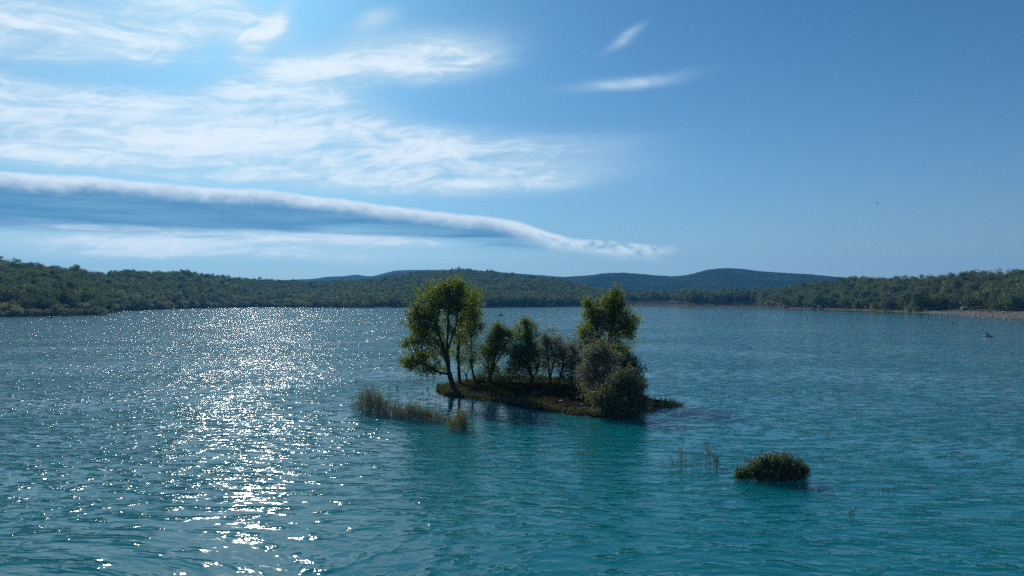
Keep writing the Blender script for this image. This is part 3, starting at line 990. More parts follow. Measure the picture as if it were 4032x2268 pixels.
# ------------------------------------------------------------------ far trees: one of each kind, copied along the shores
def far_tree_arrays(kind, seed):
    rng = np.random.default_rng(seed)
    C, O = [], []
    if kind == 'oak':
        H, rx, rz, cz, lobes, per, leaf = 10.0, 4.1, 4.7, 5.3, 22, 110, 0.40
    elif kind == 'tall':
        H, rx, rz, cz, lobes, per, leaf = 12.5, 3.3, 6.2, 6.3, 24, 105, 0.40
    elif kind == 'willow':
        H, rx, rz, cz, lobes, per, leaf = 7.0, 3.2, 3.3, 3.3, 20, 95, 0.34
    else:  # bush
        H, rx, rz, cz, lobes, per, leaf = 3.6, 2.4, 1.7, 1.7, 12, 60, 0.34
    for k in range(lobes):
        q = rng.normal(size=3); q /= np.linalg.norm(q)
        q[2] = q[2] * 0.9 + 0.12
        rr = 0.62 + 0.3 * rng.random()
        c = np.array([q[0] * rx * rr, q[1] * rx * rr, cz + q[2] * rz * rr]) + rng.normal(size=3) * .25
        lr = (0.34 + 0.16 * rng.random()) * rx
        d = rng.normal(size=(per, 3)); d /= np.linalg.norm(d, axis=1, keepdims=True)
        d *= (0.55 + 0.5 * rng.random((per, 1)))
        C.append(c + d * lr * np.array([1, 1, 0.8])); O.append(d * 1.1)
    d = np.clip(rng.normal(size=(140, 3)) * 0.42, -.75, .75)
    C.append(d * np.array([rx, rx, rz]) + np.array([0, 0, cz])); O.append(d * 0)
    C = np.concatenate(C); O = np.concatenate(O)
    C[:, 2] = np.maximum(C[:, 2], 0.15)
    lv, lf, tint = leaves(C, leaf, rng, 0.3, 0.75, O)
    segs = [(np.array([0, 0, -1.0]), .34 * H / 10, np.array([0.1, 0, H * .3]), .22 * H / 10), (np.array([0.1, 0, H * .3]), .22 * H / 10, np.array([0, .1, H * .75]), .07)]
    for k in range(5):
        a = rng.random() * 6.28
        segs.append((np.array([0.1, 0, H * (.25 + .06 * k)]), .12 * H / 10, np.array([math.cos(a) * rx * .7, math.sin(a) * rx * .7, cz + rng.normal() * .5]), .04))
    tv, tf = tubes(segs, 5)
    return tv, tf, lv, lf, tint


PROTO = {}
GN_COL = bpy.data.collections.new('forest_tree_kinds')
KINDS = [('oak', 'far_leaf', 1), ('oak', 'far_leaf', 2), ('tall', 'far_leaf', 3), ('oak', 'far_leaf', 7), ('willow', 'far_willow_leaf', 4), ('willow', 'far_willow_leaf', 5), ('bush', 'far_willow_leaf', 6), ('tall', 'far_leaf', 8), ('willow', 'far_bright_leaf', 9), ('tall', 'far_willow_leaf', 10)]
for idx, (kd, lm, sd) in enumerate(KINDS):
    tv, tf, lv, lf, tint = far_tree_arrays(kd, 500 + sd)
    PROTO[idx] = (mesh_np('trunk', tv, tf, 'bark', smooth=True), mesh_np('crown', lv, lf, lm, tint=tint))
    me = mesh_np('kind_%02d' % idx, np.concatenate([tv, lv]), [tf, lf + len(tv)], ['bark', lm], np.concatenate([np.zeros(len(tf)), np.ones(len(lf))]), np.concatenate([np.zeros(len(tf)), tint]))
    ob = bpy.data.objects.new('forest_tree_kind_%02d' % idx, me)
    GN_COL.objects.link(ob)


def far_tree(name, label, cat, group, idx, x, y, z, s, rng, sx=1.0):
    r = empty(name, (x, y, z))
    r.rotation_euler = (0, 0, rng.random() * 6.28)
    r.scale = (s * sx, s * sx, s)
    tag(r, label, cat, group)
    link('trunk', PROTO[idx][0], r)
    link('crown', PROTO[idx][1], r)
    return r


def scatter_nodes():
    ng = bpy.data.node_groups.new('forest_scatter', 'GeometryNodeTree')
    ng.interface.new_socket('Geometry', in_out='INPUT', socket_type='NodeSocketGeometry')
    ng.interface.new_socket('Geometry', in_out='OUTPUT', socket_type='NodeSocketGeometry')
    N, L = ng.nodes, ng.links
    gi, go = N.new('NodeGroupInput'), N.new('NodeGroupOutput')
    ci = N.new('GeometryNodeCollectionInfo')
    ci.inputs['Collection'].default_value = GN_COL
    ci.inputs['Separate Children'].default_value = True
    ci.inputs['Reset Children'].default_value = True
    ip = N.new('GeometryNodeInstanceOnPoints')
    ip.inputs['Pick Instance'].default_value = True

    def attr(nm, ty):
        a = N.new('GeometryNodeInputNamedAttribute')
        a.data_type = ty
        a.inputs['Name'].default_value = nm
        return a.outputs['Attribute']
    L.new(gi.outputs[0], ip.inputs['Points'])
    L.new(ci.outputs[0], ip.inputs['Instance'])
    L.new(attr('which', 'INT'), ip.inputs['Instance Index'])
    L.new(attr('turn', 'FLOAT_VECTOR'), ip.inputs['Rotation'])
    L.new(attr('size', 'FLOAT_VECTOR'), ip.inputs['Scale'])
    L.new(ip.outputs[0], go.inputs[0])
    return ng


SCATTER = None


def forest(name, label, pts, which, size):
    global SCATTER
    if SCATTER is None:
        SCATTER = scatter_nodes()
    me = bpy.data.meshes.new(name)
    n = len(pts)
    me.vertices.add(n)
    me.vertices.foreach_set('co', np.asarray(pts, np.float32).ravel())
    a = me.attributes.new('which', 'INT', 'POINT'); a.data.foreach_set('value', np.asarray(which, np.int32))
    t = np.zeros((n, 3), np.float32); t[:, 2] = RNG.random(n) * 6.28
    a = me.attributes.new('turn', 'FLOAT_VECTOR', 'POINT'); a.data.foreach_set('vector', t.ravel())
    a = me.attributes.new('size', 'FLOAT_VECTOR', 'POINT'); a.data.foreach_set('vector', np.asarray(size, np.float32).ravel())
    o = link(name, me)
    tag(o, label, kind='stuff')
    md = o.modifiers.new('scatter', 'NODES')
    md.node_group = SCATTER
    return o


def fill(u0, u1, sp, lo, hi, seed):
    """jittered points on the land between pixel columns, depth lo..hi metres behind the shore line"""
    rng = np.random.default_rng(seed)
    ymax = 1750
    xs = np.arange(-1700, 1300, sp); ys = np.arange(300, ymax, sp)
    X, Y = np.meshgrid(xs, ys)
    X = X + rng.uniform(-.45, .45, X.shape) * sp; Y = Y + rng.uniform(-.45, .45, Y.shape) * sp
    X, Y = X.ravel(), Y.ravel()
    U = X / Y
    px = U * FPX + 2016
    d = Y - shore_y(U)
    yr = np.interp(U, RG_U, RG_Y)
    k = (px > u0) & (px < u1) & (d > lo) & (Y < yr * 1.10) & (d < hi)
    X, Y, U = X[k], Y[k], U[k]
    return X, Y, land_z(U, Y), U, rng


def build_forests():
    # left and middle hills
    X, Y, Z, U, rng = fill(-900, 2440, 6.6, 26, 5000, 1)
    n = len(X)
    patch = fbm2(X / 90, Y / 90, 12, 3)
    w = np.where(rng.random(n) < 0.75, rng.choice([0, 1, 3], n), rng.choice([2, 7], n))
    w = np.where((patch > 0.30) & (rng.random(n) < .45), rng.choice([4, 5, 9], n), w)
    keep = ~((fbm2(X / 28, Y / 28, 41, 2) > .62) & (rng.random(n) < .7))
    X, Y, Z, U, w = X[keep], Y[keep], Z[keep], U[keep], w[keep]
    n = len(X)
    s = np.clip(rng.normal(0.96, 0.22, n), .45, 1.35) * np.interp(U * FPX + 2016, [-900, 900, 1400, 2440], [1.02, 1.0, .86, .92]) * (1 + .24 * fbm2(X / 45, Y / 45, 31, 2))
    forest('forest', 'dense dark green wood covering the left and middle hills', np.stack([X, Y, Z], -1), w, np.stack([s * 1.2, s * 1.2, s], -1))
    # behind the dam
    X, Y, Z, U, rng = fill(2440, 2990, 7.5, 130, 330, 2)
    n = len(X)
    w = rng.choice([0, 1, 2, 7, 3], n)
    s = np.clip(rng.normal(1.28, 0.2, n), .8, 1.7)
    forest('forest', 'dark belt of wood standing behind the dam', np.stack([X, Y, Z], -1), w, np.stack([s, s, s], -1))
    # right bank
    X, Y, Z, U, rng = fill(2990, 4700, 6.8, 52, 700, 3)
    n = len(X)
    w = rng.choice([0, 1, 2, 7, 3, 0, 2], n)
    s = np.clip(rng.normal(1.08, 0.22, n), .6, 1.45) * (1 + .22 * fbm2(X / 40, Y / 40, 32, 2))
    forest('forest', 'deep green wood on the rise of the right bank', np.stack([X, Y, Z], -1), w, np.stack([s, s, s], -1))


build_forests()


def ordinal(i, n):
    if i == 0: return 'leftmost of the row'
    if i == n - 1: return 'rightmost of the row'
    k = i + 1
    w = {2: 'second', 3: 'third', 4: 'fourth', 5: 'fifth', 6: 'sixth', 7: 'seventh', 8: 'eighth', 9: 'ninth', 10: 'tenth'}.get(k)
    return (w or '%d%s' % (k, 'st' if k % 10 == 1 and k != 11 else 'nd' if k % 10 == 2 and k != 12 else 'rd' if k % 10 == 3 and k != 13 else 'th')) + ' from left'


def shore_trees():
    rng = np.random.default_rng(77)

    def zone(p0, p1, n, lo, hi, kinds, smin, smax, name, label, cat, group):
        pp = np.linspace(p0, p1, n) + rng.uniform(-.5, .5, n) * (p1 - p0) / n
        for nth, p in enumerate(pp):
            u = (p - 2016) / FPX
            y = float(shore_y(u)) + rng.uniform(lo, hi)
            z = float(land_z(np.array([u]), np.array([y]))[0])
            far_tree(name, label + ', ' + ordinal(nth, n), cat, group, int(rng.choice(kinds)), u * y, y, z - .1, rng.uniform(smin, smax), rng, rng.uniform(.9, 1.2))
    # left bank, in front of the wood
    zone(-60, 400, 24, -2, 5, [4, 5, 6, 6], .55, .95, 'willow', 'grey-green shore willow left of the jutting willow bush', 'tree', 'willows on the near left bank')
    zone(-60, 420, 20, 9, 26, [0, 1, 4, 5], .75, 1.1, 'bank_tree', 'rounded tree behind the near left bank willows', 'tree', 'trees behind the near left willows')
    zone(440, 1020, 40, -1.5, 6, [4, 5, 4, 6, 9], .8, 1.35, 'willow', 'pale grey willow along the far left shore beyond the jutting bush', 'tree', 'pale willows on the far left shore')
    zone(470, 1020, 26, 9, 24, [4, 5, 9, 0], .9, 1.35, 'willow', 'taller grey-green tree behind the far left shore willows', 'tree', 'second row on the far left shore')
    zone(1030, 1440, 28, -1, 7, [4, 5, 6, 9], .7, 1.5, 'willow', 'silvery willow at the water below the saddle of the hills', 'tree', 'silvery willows below the saddle')
    zone(1030, 1470, 20, 10, 26, [4, 5, 9, 0, 1], .95, 1.5, 'willow', 'large tree behind the silvery willows below the saddle', 'tree', 'large trees below the saddle')
    zone(1560, 2420, 34, -1, 8, [6, 6, 4, 5], .5, .85, 'shore_bush', 'low bush at the water under the middle hill', 'bush', 'bushes under the middle hill')
    zone(1560, 2430, 34, 11, 28, [0, 1, 3, 2], 1.0, 1.4, 'bank_tree', 'dark broadleaf tree at the foot of the middle hill', 'tree', 'trees at the foot of the middle hill')
    # dam
    zone(2450, 2980, 26, 105, 135, [0, 1, 2, 7, 3], 1.15, 1.55, 'bank_tree', 'front tree of the dark belt behind the dam crest', 'tree', 'front trees behind the dam')
    # right bank
    zone(3000, 3090, 7, 6, 20, [4, 9, 5, 2], .8, 1.25, 'willow', 'grey-green tree at the right end of the dam', 'tree', 'trees at the dam end')
    zone(3090, 3640, 32, 7, 26, [0, 1, 2, 3, 7], 1.0, 1.4, 'bank_tree', 'front-row leafy tree on the right bank left of the beach', 'tree', 'front row on the right bank')
    zone(3040, 3640, 20, 1, 5, [6, 6, 4], .28, .62, 'shore_bush', 'low waterline bush on the right bank left of the beach', 'bush', 'waterline bushes of the right bank')
    zone(3090, 3640, 24, 28, 50, [0, 1, 2, 3, 7], 1.1, 1.45, 'bank_tree', 'second-row leafy tree on the right bank left of the beach', 'tree', 'second row on the right bank')
    zone(3640, 4130, 16, 30, 48, [0, 1, 2, 3, 7], 1.0, 1.3, 'bank_tree', 'broad tree standing behind the stony beach', 'tree', 'trees behind the beach')
    zone(3640, 4130, 16, 50, 66, [0, 1, 2, 3, 7], 1.0, 1.35, 'bank_tree', 'tree in the row behind those of the stony beach', 'tree', 'second row behind the beach')

    def single(px, py, idx, s, name, label, cat, d=0.0, sx=1.0):
        x, y = at_px(px, py, 0.4)
        y += d
        u = (px - 2016) / FPX
        z = max(0.0, float(land_z(np.array([u]), np.array([y]))[0]))
        far_tree(name, label, cat, None, idx, u * y, y, z - .1, s, rng, sx)
    single(405, 1238, 6, 1.25, 'willow_bush', 'domed willow bush jutting into the lake at the left headland tip', 'bush', 0, 1.2)
    single(1500, 1209, 8, 1.35, 'bright_tree', 'brighter yellow-green tree on the shore left of the tallest island tree, taller of two', 'tree', 4, 1.1)
    single(1535, 1209, 8, 1.05, 'bright_tree', 'smaller yellow-green tree beside the taller yellow-green shore tree', 'tree', 4)
    single(2710, 1208, 6, .95, 'dam_bush', 'leftmost upright bush of a close pair at the foot of the dam', 'bush', 0, .7)
    single(2731, 1208, 6, 1.0, 'dam_bush', 'right bush of the close upright pair at the foot of the dam', 'bush', 0, .7)
    single(2783, 1208, 6, .72, 'dam_bush', 'low dark bush right of the upright pair at the dam foot', 'bush', 0, .9)
    single(2806, 1208, 6, .72, 'dam_bush', 'rightmost low bush at the dam foot', 'bush', 0, .9)
    single(2672, 1206, 6, .4, 'dam_bush', 'tiny bush at the dam foot left of the upright pair', 'bush', 0)
    single(2990, 1206, 6, .7, 'dam_bush', 'rounded bush where the dam meets the right bank', 'bush', 8)
    single(3370, 1219, 4, 1.05, 'willow', 'silvery egg-shaped willow alone in front of the right bank wood', 'tree', 1, .8)
    single(3410, 1220, 6, 1.0, 'shore_bush', 'narrow dark green bush between the silvery and the yellow-green shore willows', 'bush', 1, .7)
    single(3440, 1221, 8, 1.0, 'bright_tree', 'rounded yellow-green willow in front of the right bank wood', 'tree', 2, 1.1)
    single(3482, 1223, 8, 1.35, 'bright_tree', 'double-topped yellow-green willow at the right shore waterline', 'tree', 2, .9)
    single(3590, 1227, 6, 1.55, 'grey_bush', 'wide grey bush at the left end of the stony beach', 'bush', 2, 1.3)
    single(3625, 1228, 6, 1.1, 'grey_bush', 'smaller grey bush touching the wide grey bush by the beach', 'bush', 1, 1.2)
    single(3680, 1229, 8, 1.75, 'bright_tree', 'sunlit yellow-green tree where the stony beach begins', 'tree', 6, 1.0)
    single(3860, 1226, 2, 1.1, 'beach_tree', 'dark leafy tree right of the grey hut', 'tree', 28, 1.1)
    single(3960, 1228, 1, 1.25, 'beach_tree', 'broad sunlit tree hanging over the beach at the right edge of the photo', 'tree', 26, 1.25)


shore_trees()


# ------------------------------------------------------------------ dam
def build_dam():
    root = empty('dam', (0, 0, 0))
    ps = np.linspace(2425, 3010, 60)
    u = (ps - 2016) / FPX
    y0 = shore_y(u)
    yb = np.maximum(np.interp(ps, [2425, 2560, 2700, 3010], [1085, 1010, 960, 905]), y0 + 8)
    # cross-section: foot, berm, berm back, crest front, crest back, rear
    prof = [(0, -.4), (11, 3.3), (15, 3.5), (27, 7.0), (32, 7.2), (44, 4.0)]
    nj = 0.25 * fbm2(ps * .07, ps * 0, 4, 3)

    def strip(name, a, b, mat):
        V = []
        for j in (a, b):
            d, z = prof[j]
            y = yb + d
            V.append(np.stack([u * y, y, z + nj * (j > 0)], -1))
        V = np.concatenate(V)
        n = len(ps)
        i = np.arange(n - 1)[:, None]
        F = np.concatenate([i, i + 1, i + n + 1, i + n], 1)
        link(name, mesh_np(name, V, F, mat), root)
    strip('lower_slope', 0, 1, 'dam_lower'); strip('berm', 1, 2, 'dam_lower'); strip('upper_slope', 2, 3, 'dam_upper'); strip('crest_road', 3, 4, 'dam_lower'); strip('rear_slope', 4, 5, 'dam_upper')
    # low parapet along the crest, in lengths
    for k in range(14):
        a, b = np.interp([k / 14, (k + .96) / 14], [0, 1], [0, len(ps) - 1])
        pts = []
        for q in (a, b):
            uu, yy = np.interp(q, range(len(ps)), u), np.interp(q, range(len(ps)), yb) + 27.6
            pts.append((uu * yy, yy))
        (xa, ya), (xb, yb_) = pts
        dx, dy = xb - xa, yb_ - ya
        l = math.hypot(dx, dy); nx_, ny_ = -dy / l * .25, dx / l * .25
        V = [(xa - nx_, ya - ny_, 6.7), (xb - nx_, yb_ - ny_, 6.7), (xb + nx_, yb_ + ny_, 6.7), (xa + nx_, ya + ny_, 6.7), (xa - nx_, ya - ny_, 7.75), (xb - nx_, yb_ - ny_, 7.75), (xb + nx_, yb_ + ny_, 7.75), (xa + nx_, ya + ny_, 7.75)]
        link('parapet', mesh_np('parapet', V, [[(0, 1, 5, 4), (1, 2, 6, 5), (2, 3, 7, 6), (3, 0, 4, 7), (4, 5, 6, 7)]], 'stone_pale'), root)
    tag(root, 'long low stone-faced dam with pale lower slope and dark upper slope', 'dam')


build_dam()


# ------------------------------------------------------------------ island plants, logs, stones
def reed_clump(name, label, cat, boxes, h, nst, leafm, seed, leafy=1.0, group=None, stem_w=0.022):
    """boxes: list of (px, py) waterline ellipse centres with (rx, ry) in metres and weight"""
    rng = np.random.default_rng(seed)
    cx, cy_ = at_px(*boxes[0][:2])
    root = empty(name, (cx, cy_, -0.05))
    P = []
    for (px, py, rx, ry, wgt, hk) in boxes:
        x, y = at_px(px, py)
        n = int(nst * wgt * (1.6 if nst > 60 else 1))
        q = rng.uniform(-1, 1, (n, 2)) + rng.normal(size=(n, 2)) * .22
        P.append(np.stack([x - cx + q[:, 0] * rx, y - cy_ + q[:, 1] * ry, np.full(n, hk)], -1))
    P = np.concatenate(P)
    n = len(P)
    hh = h * P[:, 2] * np.clip(rng.normal(.74, .26, n), .22, 1.35)
    lean = rng.normal(size=(n, 2)) * 0.12 * hh[:, None] * .75
    segs, tops = [], []
    for i in range(n):
        a = np.array([P[i, 0], P[i, 1], -.2]); b = np.array([P[i, 0] + lean[i, 0] * .35, P[i, 1] + lean[i, 1] * .35, hh[i] * .55]); c = np.array([P[i, 0] + lean[i, 0], P[i, 1] + lean[i, 1], hh[i]])
        segs += [(a, stem_w * .5, b, stem_w * .42), (b, stem_w * .42, c, stem_w * .2)]
        tops.append((b, c))
    if n <= 16:
        for i in range(n):
            v, f = tubes(segs[2 * i:2 * i + 2], 4)
            link('stem', mesh_np('stem', v, f, 'reed_stem'), root)
    else:
        v, f = tubes(segs, 3)
        tag(link('stems', mesh_np('stems', v, f, 'reed_stem'), root), kind='stuff')
    nl = int(n * 5 * leafy)
    k = rng.integers(0, n, nl)
    B = np.array([t[0] for t in tops]); C = np.array([t[1] for t in tops])
    t = rng.random((nl, 1)) ** .6 * 1.25 - .2
    Cn = B[k] + (C - B)[k] * t + rng.normal(size=(nl, 3)) * .07
    lv, lf, tint = leaves(Cn, .24, rng, -.2, .13)
    tag(link('leaves', mesh_np('leaves', lv, lf, leafm, tint=tint), root), kind='stuff')
    tag(root, label, cat, group)
    return root


def build_plants():
    reed_clump('reed_clump', 'tall leafy reed clump at the left end of the reed bed', 'reeds', [(1442, 1618, .55, .45, .7, 1), (1478, 1622, .5, .45, .7, .9), (1405, 1607, .5, .2, .2, .42), (1510, 1628, .5, .4, .5, .75)], 2.0, 120, 'reed_leaf', 1, 1.0)
    reed_clump('reed_clump', 'dry beige reeds in the middle of the reed bed', 'reeds', [(1545, 1636, .75, .45, 1, 1), (1590, 1644, .6, .4, .8, .9)], 1.2, 120, 'reed_leaf', 2, .4)
    reed_clump('reed_clump', 'reeds with a leafy green top right of the dry beige reeds', 'reeds', [(1625, 1650, .6, .45, .8, 1), (1665, 1655, .6, .4, .7, .8)], 1.3, 120, 'reed_leaf', 3, .8)
    reed_clump('reed_clump', 'thin sparse reeds fading out towards the island shore', 'reeds', [(1705, 1655, .7, .45, 1, .9), (1750, 1662, .8, .4, .8, .75)], 1.05, 75, 'reed_leaf', 4, .35)
    reed_clump('reed_clump', 'bright yellow-green reed clump standing in front of the island', 'reeds', [(1815, 1688, .42, .35, .8, 1), (1790, 1694, .5, .3, .7, .7), (1840, 1692, .4, .3, .4, .55)], 1.5, 62, 'reed_bright', 5, 1.1)
    reed_clump('water_plant', 'left one of three sparse leafy stem groups right of the island', 'plant', [(2665, 1838, .38, .2, 1, 1)], 1.15, 13, 'dark_leaf', 6, .9)
    reed_clump('water_plant', 'thin bare stem group in the middle of the three right of the island', 'plant', [(2735, 1828, .35, .2, 1, 1)], .95, 10, 'dark_leaf', 7, .4)
    reed_clump('water_plant', 'leafiest and rightmost of three stem groups left of the flooded bush', 'plant', [(2800, 1838, .36, .2, 1, 1), (2820, 1842, .08, .08, .3, .6)], 1.15, 14, 'dark_leaf', 8, 1.6)
    reed_clump('water_plant', 'faint lone twig rising from the water right of the island', 'plant', [(2677, 1745, .15, .1, 1, 1)], 1.2, 4, 'dark_leaf', 9, .7)
    reed_clump('water_plant', 'small tuft of stems in open water behind the flooded bush', 'plant', [(3252, 1706, .3, .2, 1, 1)], .42, 14, 'dark_leaf', 10, .25)
    reed_clump('water_plant', 'low broad tuft of stems right of the flooded bush', 'plant', [(3482, 1932, .34, .15, 1, 1)], .30, 14, 'dark_leaf', 11, .12)
    reed_clump('water_plant', 'two thin stalks in the water nearest the lower right', 'plant', [(3352, 2035, .18, .1, 1, 1)], .5, 4, 'dark_leaf', 12, .5)
    reed_clump('spit_grass', 'short marsh grass on the pointed right spit of the island', 'grass', [(2590, 1598, 1.3, .8, 1, 1), (2640, 1594, 1.0, .5, .7, .9), (2540, 1615, .9, .6, .5, 1)], .30, 220, 'reed_leaf', 13, .6)
    reed_clump('shore_grass', 'yellow grass tuft at the waterline under the island willows', 'grass', [(2345, 1632, .5, .3, 1, 1)], .5, 80, 'reed_bright', 14, 1.0)
    reed_clump('back_reeds', 'thin reeds in the water left of the fallen log', 'reeds', [(1650, 1512, 1.8, 1.2, 1, 1), (1690, 1500, 1.2, 1.2, .5, 1)], .75, 40, 'reed_leaf', 15, .3)

    # single cattails
    spots = [(1535, 1558, 1.0), (1567, 1573, 1.5), (1604, 1575, .8), (1663, 1576, 1.0), (1683, 1572, 1.3), (1691, 1580, .9), (1615, 1526, .9), (1732, 1578, 1.1)]
    labs = ['leftmost thick-headed cattail behind the reed bed', 'tall dark cattail right of the leftmost thick-headed one', 'short thin cattail behind the middle of the reed bed', 'broad-headed cattail left of two close stalks',
            'taller of two close cattail stalks off the island left shore', 'shorter of two close cattail stalks off the island left shore', 'distant cattail standing in glittering water left of the log', 'cattail stalk nearest the island left bank']
    rng = np.random.default_rng(5)
    for (px, py, h), lb in zip(spots, labs):
        x, y = at_px(px, py)
        r = empty('cattail', (x, y, -.2))
        tag(r, lb, 'cattail', 'cattails between the reed bed and the island')
        lx = rng.normal() * .05
        v, f = tubes([(np.zeros(3), .014, np.array([lx, 0, h * .75 + .2]), .011)], 5)
        link('stalk', mesh_np('stalk', v, f, 'reed_stem'), r)
        z = h * .55 + .2
        v, f = tubes([(np.array([lx * .8, 0, z]), .012, np.array([lx * .85, 0, z + .05]), .045), (np.array([lx * .85, 0, z + .05]), .045, np.array([lx * .95, 0, z + .34 * h]), .042), (np.array([lx * .95, 0, z + .34 * h]), .042, np.array([lx, 0, z + .34 * h + .05]), .01)], 7)
        link('seed_head', mesh_np('seed_head', v, f, 'cattail_head'), r)
        v, f = tubes([(np.zeros(3), .02, np.array([.12, .05, h * .4]), .016), (np.array([.12, .05, h * .4]), .016, np.array([.3, .1, h * .7]), .004)], 3)
        link('leaf', mesh_np('leaf', v, f, 'reed_stem'), r)

    # flooded bush on the right
    x, y = at_px(3035, 1886)
    rng = np.random.default_rng(31)
    st = [[(-1.35, 0, -.3), (-.4, .05, -.3), (.5, 0, -.3), (1.55, .05, -.3)]]
    for k in range(44):
        a = rng.uniform(-1.3, 1.5); out_ = a * .28 + rng.normal() * .22
        hh = (.95 + .55 * rng.random()) * (1 - .16 * abs(a))
        dy = rng.uniform(-.45, .45)
        st.append([(a, 0, -.3), (a + out_ * .3, dy * .5, .35), (a + out_, dy, hh)])
    bl = [(-1.45, 0, .36, .42, .45, .30, 70), (-.75, 0, .66, .60, .6, .46, 90), (-.1, 0, .80, .62, .65, .50, 96), (.6, 0, .82, .62, .65, .52, 96), (1.25, 0, .66, .52, .6, .50, 86), (1.65, 0, .40, .26, .45, .36, 50), (-1.75, -.1, .18, .2, .3, .12, 20),
          (-.7, -.2, .24, .5, .5, .20, 50), (.1, -.2, .22, .6, .5, .20, 70), (.9, -.2, .22, .65, .5, .20, 70), (.1, 0, 1.05, 1.5, .6, .40, 60)]
    wood, crown = tree_meshes(st, bl, rng, .03, .10, 11, 'bush_leaf', spread=.08, ragged=.32, tip_r=.006, step=.2, aspect=.4, bark='reed_stem', up=.1)
    root = empty('flooded_bush', (x, y, 0))
    tag(root, 'rounded olive-green bush growing out of open water right of the island', 'bush')
    link('stems', wood, root)
    link('foliage', crown, root)

    # ground cover on the island
    n = 9000
    gx = rng.uniform(-8, 15, n * 3); gy = rng.uniform(56, 85, n * 3)
    sd = poly_sd(gx, gy, ISLE)
    patch = fbm2(gx * .45, gy * .45, 8, 3)
    k = (sd > .02) & ((patch > -.05) | (sd < .5))
    gx, gy = gx[k][:n], gy[k][:n]
    gz = isle_z(gx, gy)
    C = np.stack([gx, gy, gz + .07], -1)
    nn = len(C)
    T = np.stack([rng.normal(size=nn) * .3, rng.normal(size=nn) * .3, np.ones(nn)], -1)
    T /= np.linalg.norm(T, axis=1, keepdims=True)
    a = rng.random(nn) * 6.28
    W = np.stack([np.cos(a), np.sin(a), np.zeros(nn)], -1) * .03
    edge_ = (poly_sd(gx, gy, ISLE) < .6)[:, None]
    H = (.10 + .16 * rng.random((nn, 1))) * np.where(edge_, 1.9, 1.0)
    b = C - np.array([0, 0, .1])
    V = np.stack([b - W, b + W, b + T * H * 1.6], 1).reshape(-1, 3)
    F = np.arange(nn)[:, None] * 3 + np.array([[0, 1, 2]])
    tag(link('grass', mesh_np('grass', V, F, 'grass_blade', tint=np.clip(rng.normal(.5, .3, nn), 0, 1))), 'patchy short grass on the island ground', kind='stuff')

    # pebbles and bits of driftwood along the near shore
    ico = bmesh.new(); bmesh.ops.create_icosphere(ico, subdivisions=1, radius=1)
    iv = np.array([v.co[:] for v in ico.verts]); jf = np.array([[v.index for v in f.verts] for f in ico.faces]); ico.free()
    gx = rng.uniform(-7, 11, 9000); gy = rng.uniform(55.5, 74, 9000)
    sd = poly_sd(gx, gy, ISLE)
    k = (sd > -.25) & (sd < 1.6) & (gy < 73.5)
    gx, gy = gx[k][:1100], gy[k][:1100]
    gz = isle_z(gx, gy)
    V, F = [], []
    for i in range(len(gx)):
        s = .035 + .09 * rng.random() ** 3
        q = iv * (1 + .25 * rng.normal(size=(len(iv), 1))) * np.array([s * 1.5, s * 1.2, s * .6])
        V.append(q + np.array([gx[i], gy[i], gz[i] + s * .15])); F.append(jf + i * len(iv))
    tag(link('pebbles', mesh_np('pebbles', np.concatenate(V), np.concatenate(F), 'stone_grey')), 'pebbles scattered along the near shore of the island', kind='stuff')

    # stones one can pick out
    for (px, py, s, lb) in [(2291, 1594, (.30, .2, .10), 'largest pale flat stone on the near island shore'), (2328, 1608, (.2, .12, .06), 'small pale flat stone below the largest shore stone'), (2210, 1577, (.25, .14, .07), 'grey flat stone in the shade of the island bank'),
                            (2280, 1560, (.22, .14, .07), 'grey stone beneath the silvery willow edge'), (2104, 1545, (.2, .12, .06), 'small grey stone on the shaded middle of the island')]:
        x, y, z = isle_ground(px, py)
        q = iv * (1 + .16 * rng.normal(size=(len(iv), 1))) * np.array(s)
        o = link('stone', mesh_np('stone', q, jf, 'stone_pale'), None, (x, y, z + s[2] * .4))
        o.rotation_euler = (0, .12, rng.random() * 3)
        tag(o, lb, 'stone')

    def log(name, label, pts, r0, cat='log', twigs=()):
        base = isle_ground(pts[0][0], pts[0][1])
        s = base[1] / FPX
        W = []
        for (px, py, dy, rise) in pts:
            W.append(np.array([(px - pts[0][0]) * s, dy, rise]))
        segs = []
        for i in range(len(W) - 1):
            segs.append((W[i], r0 * (1 - .75 * i / len(W)), W[i + 1], r0 * (1 - .75 * (i + 1) / len(W))))
        v, f = tubes(segs, 8)
        root = empty(name, (base[0], base[1], base[2]))
        link('trunk' if cat == 'log' else 'limb', mesh_np('log', v, f, 'dead_wood', smooth=True), root)
        for (i, d) in twigs:
            v, f = tubes([(W[i], r0 * .35, W[i] + np.array(d), r0 * .1)], 5)
            link('twig', mesh_np('twig', v, f, 'dead_wood', smooth=True), root)
        tag(root, label, cat)
    log('fallen_log', 'fallen log sloping off the left tip of the island into the water', [(1782, 1500, 0, .40), (1750, 1506, -.2, .42), (1725, 1512, -.4, .18), (1692, 1518, -.6, -.35)], .11, twigs=[(1, (-.3, .1, .25)), (2, (-.2, -.1, .22))])
    log('broken_branch', 'broken branch lying on the ground behind the middle of the island', [(1906, 1497, 0, .35), (1925, 1503, -.2, .16), (1948, 1510, -.5, .05)], .055, 'branch', twigs=[(1, (.2, .1, .2))])
    log('arched_branch', 'dead branch arching over the ground among the small middle trees', [(2136, 1506, 0, .05), (2150, 1490, 0, .45), (2170, 1486, 0, .55), (2188, 1494, .1, .4), (2194, 1508, .1, .03)], .05, 'branch')
    log('leaning_branch', 'crooked dead branch leaning over the ground left of the crooked trunk', [(1994, 1512, 0, .02), (2012, 1492, 0, .5), (2040, 1480, .2, .8), (2075, 1484, .3, .7)], .05, 'branch', twigs=[(1, (.3, 0, .35)), (2, (.25, 0, .3))])
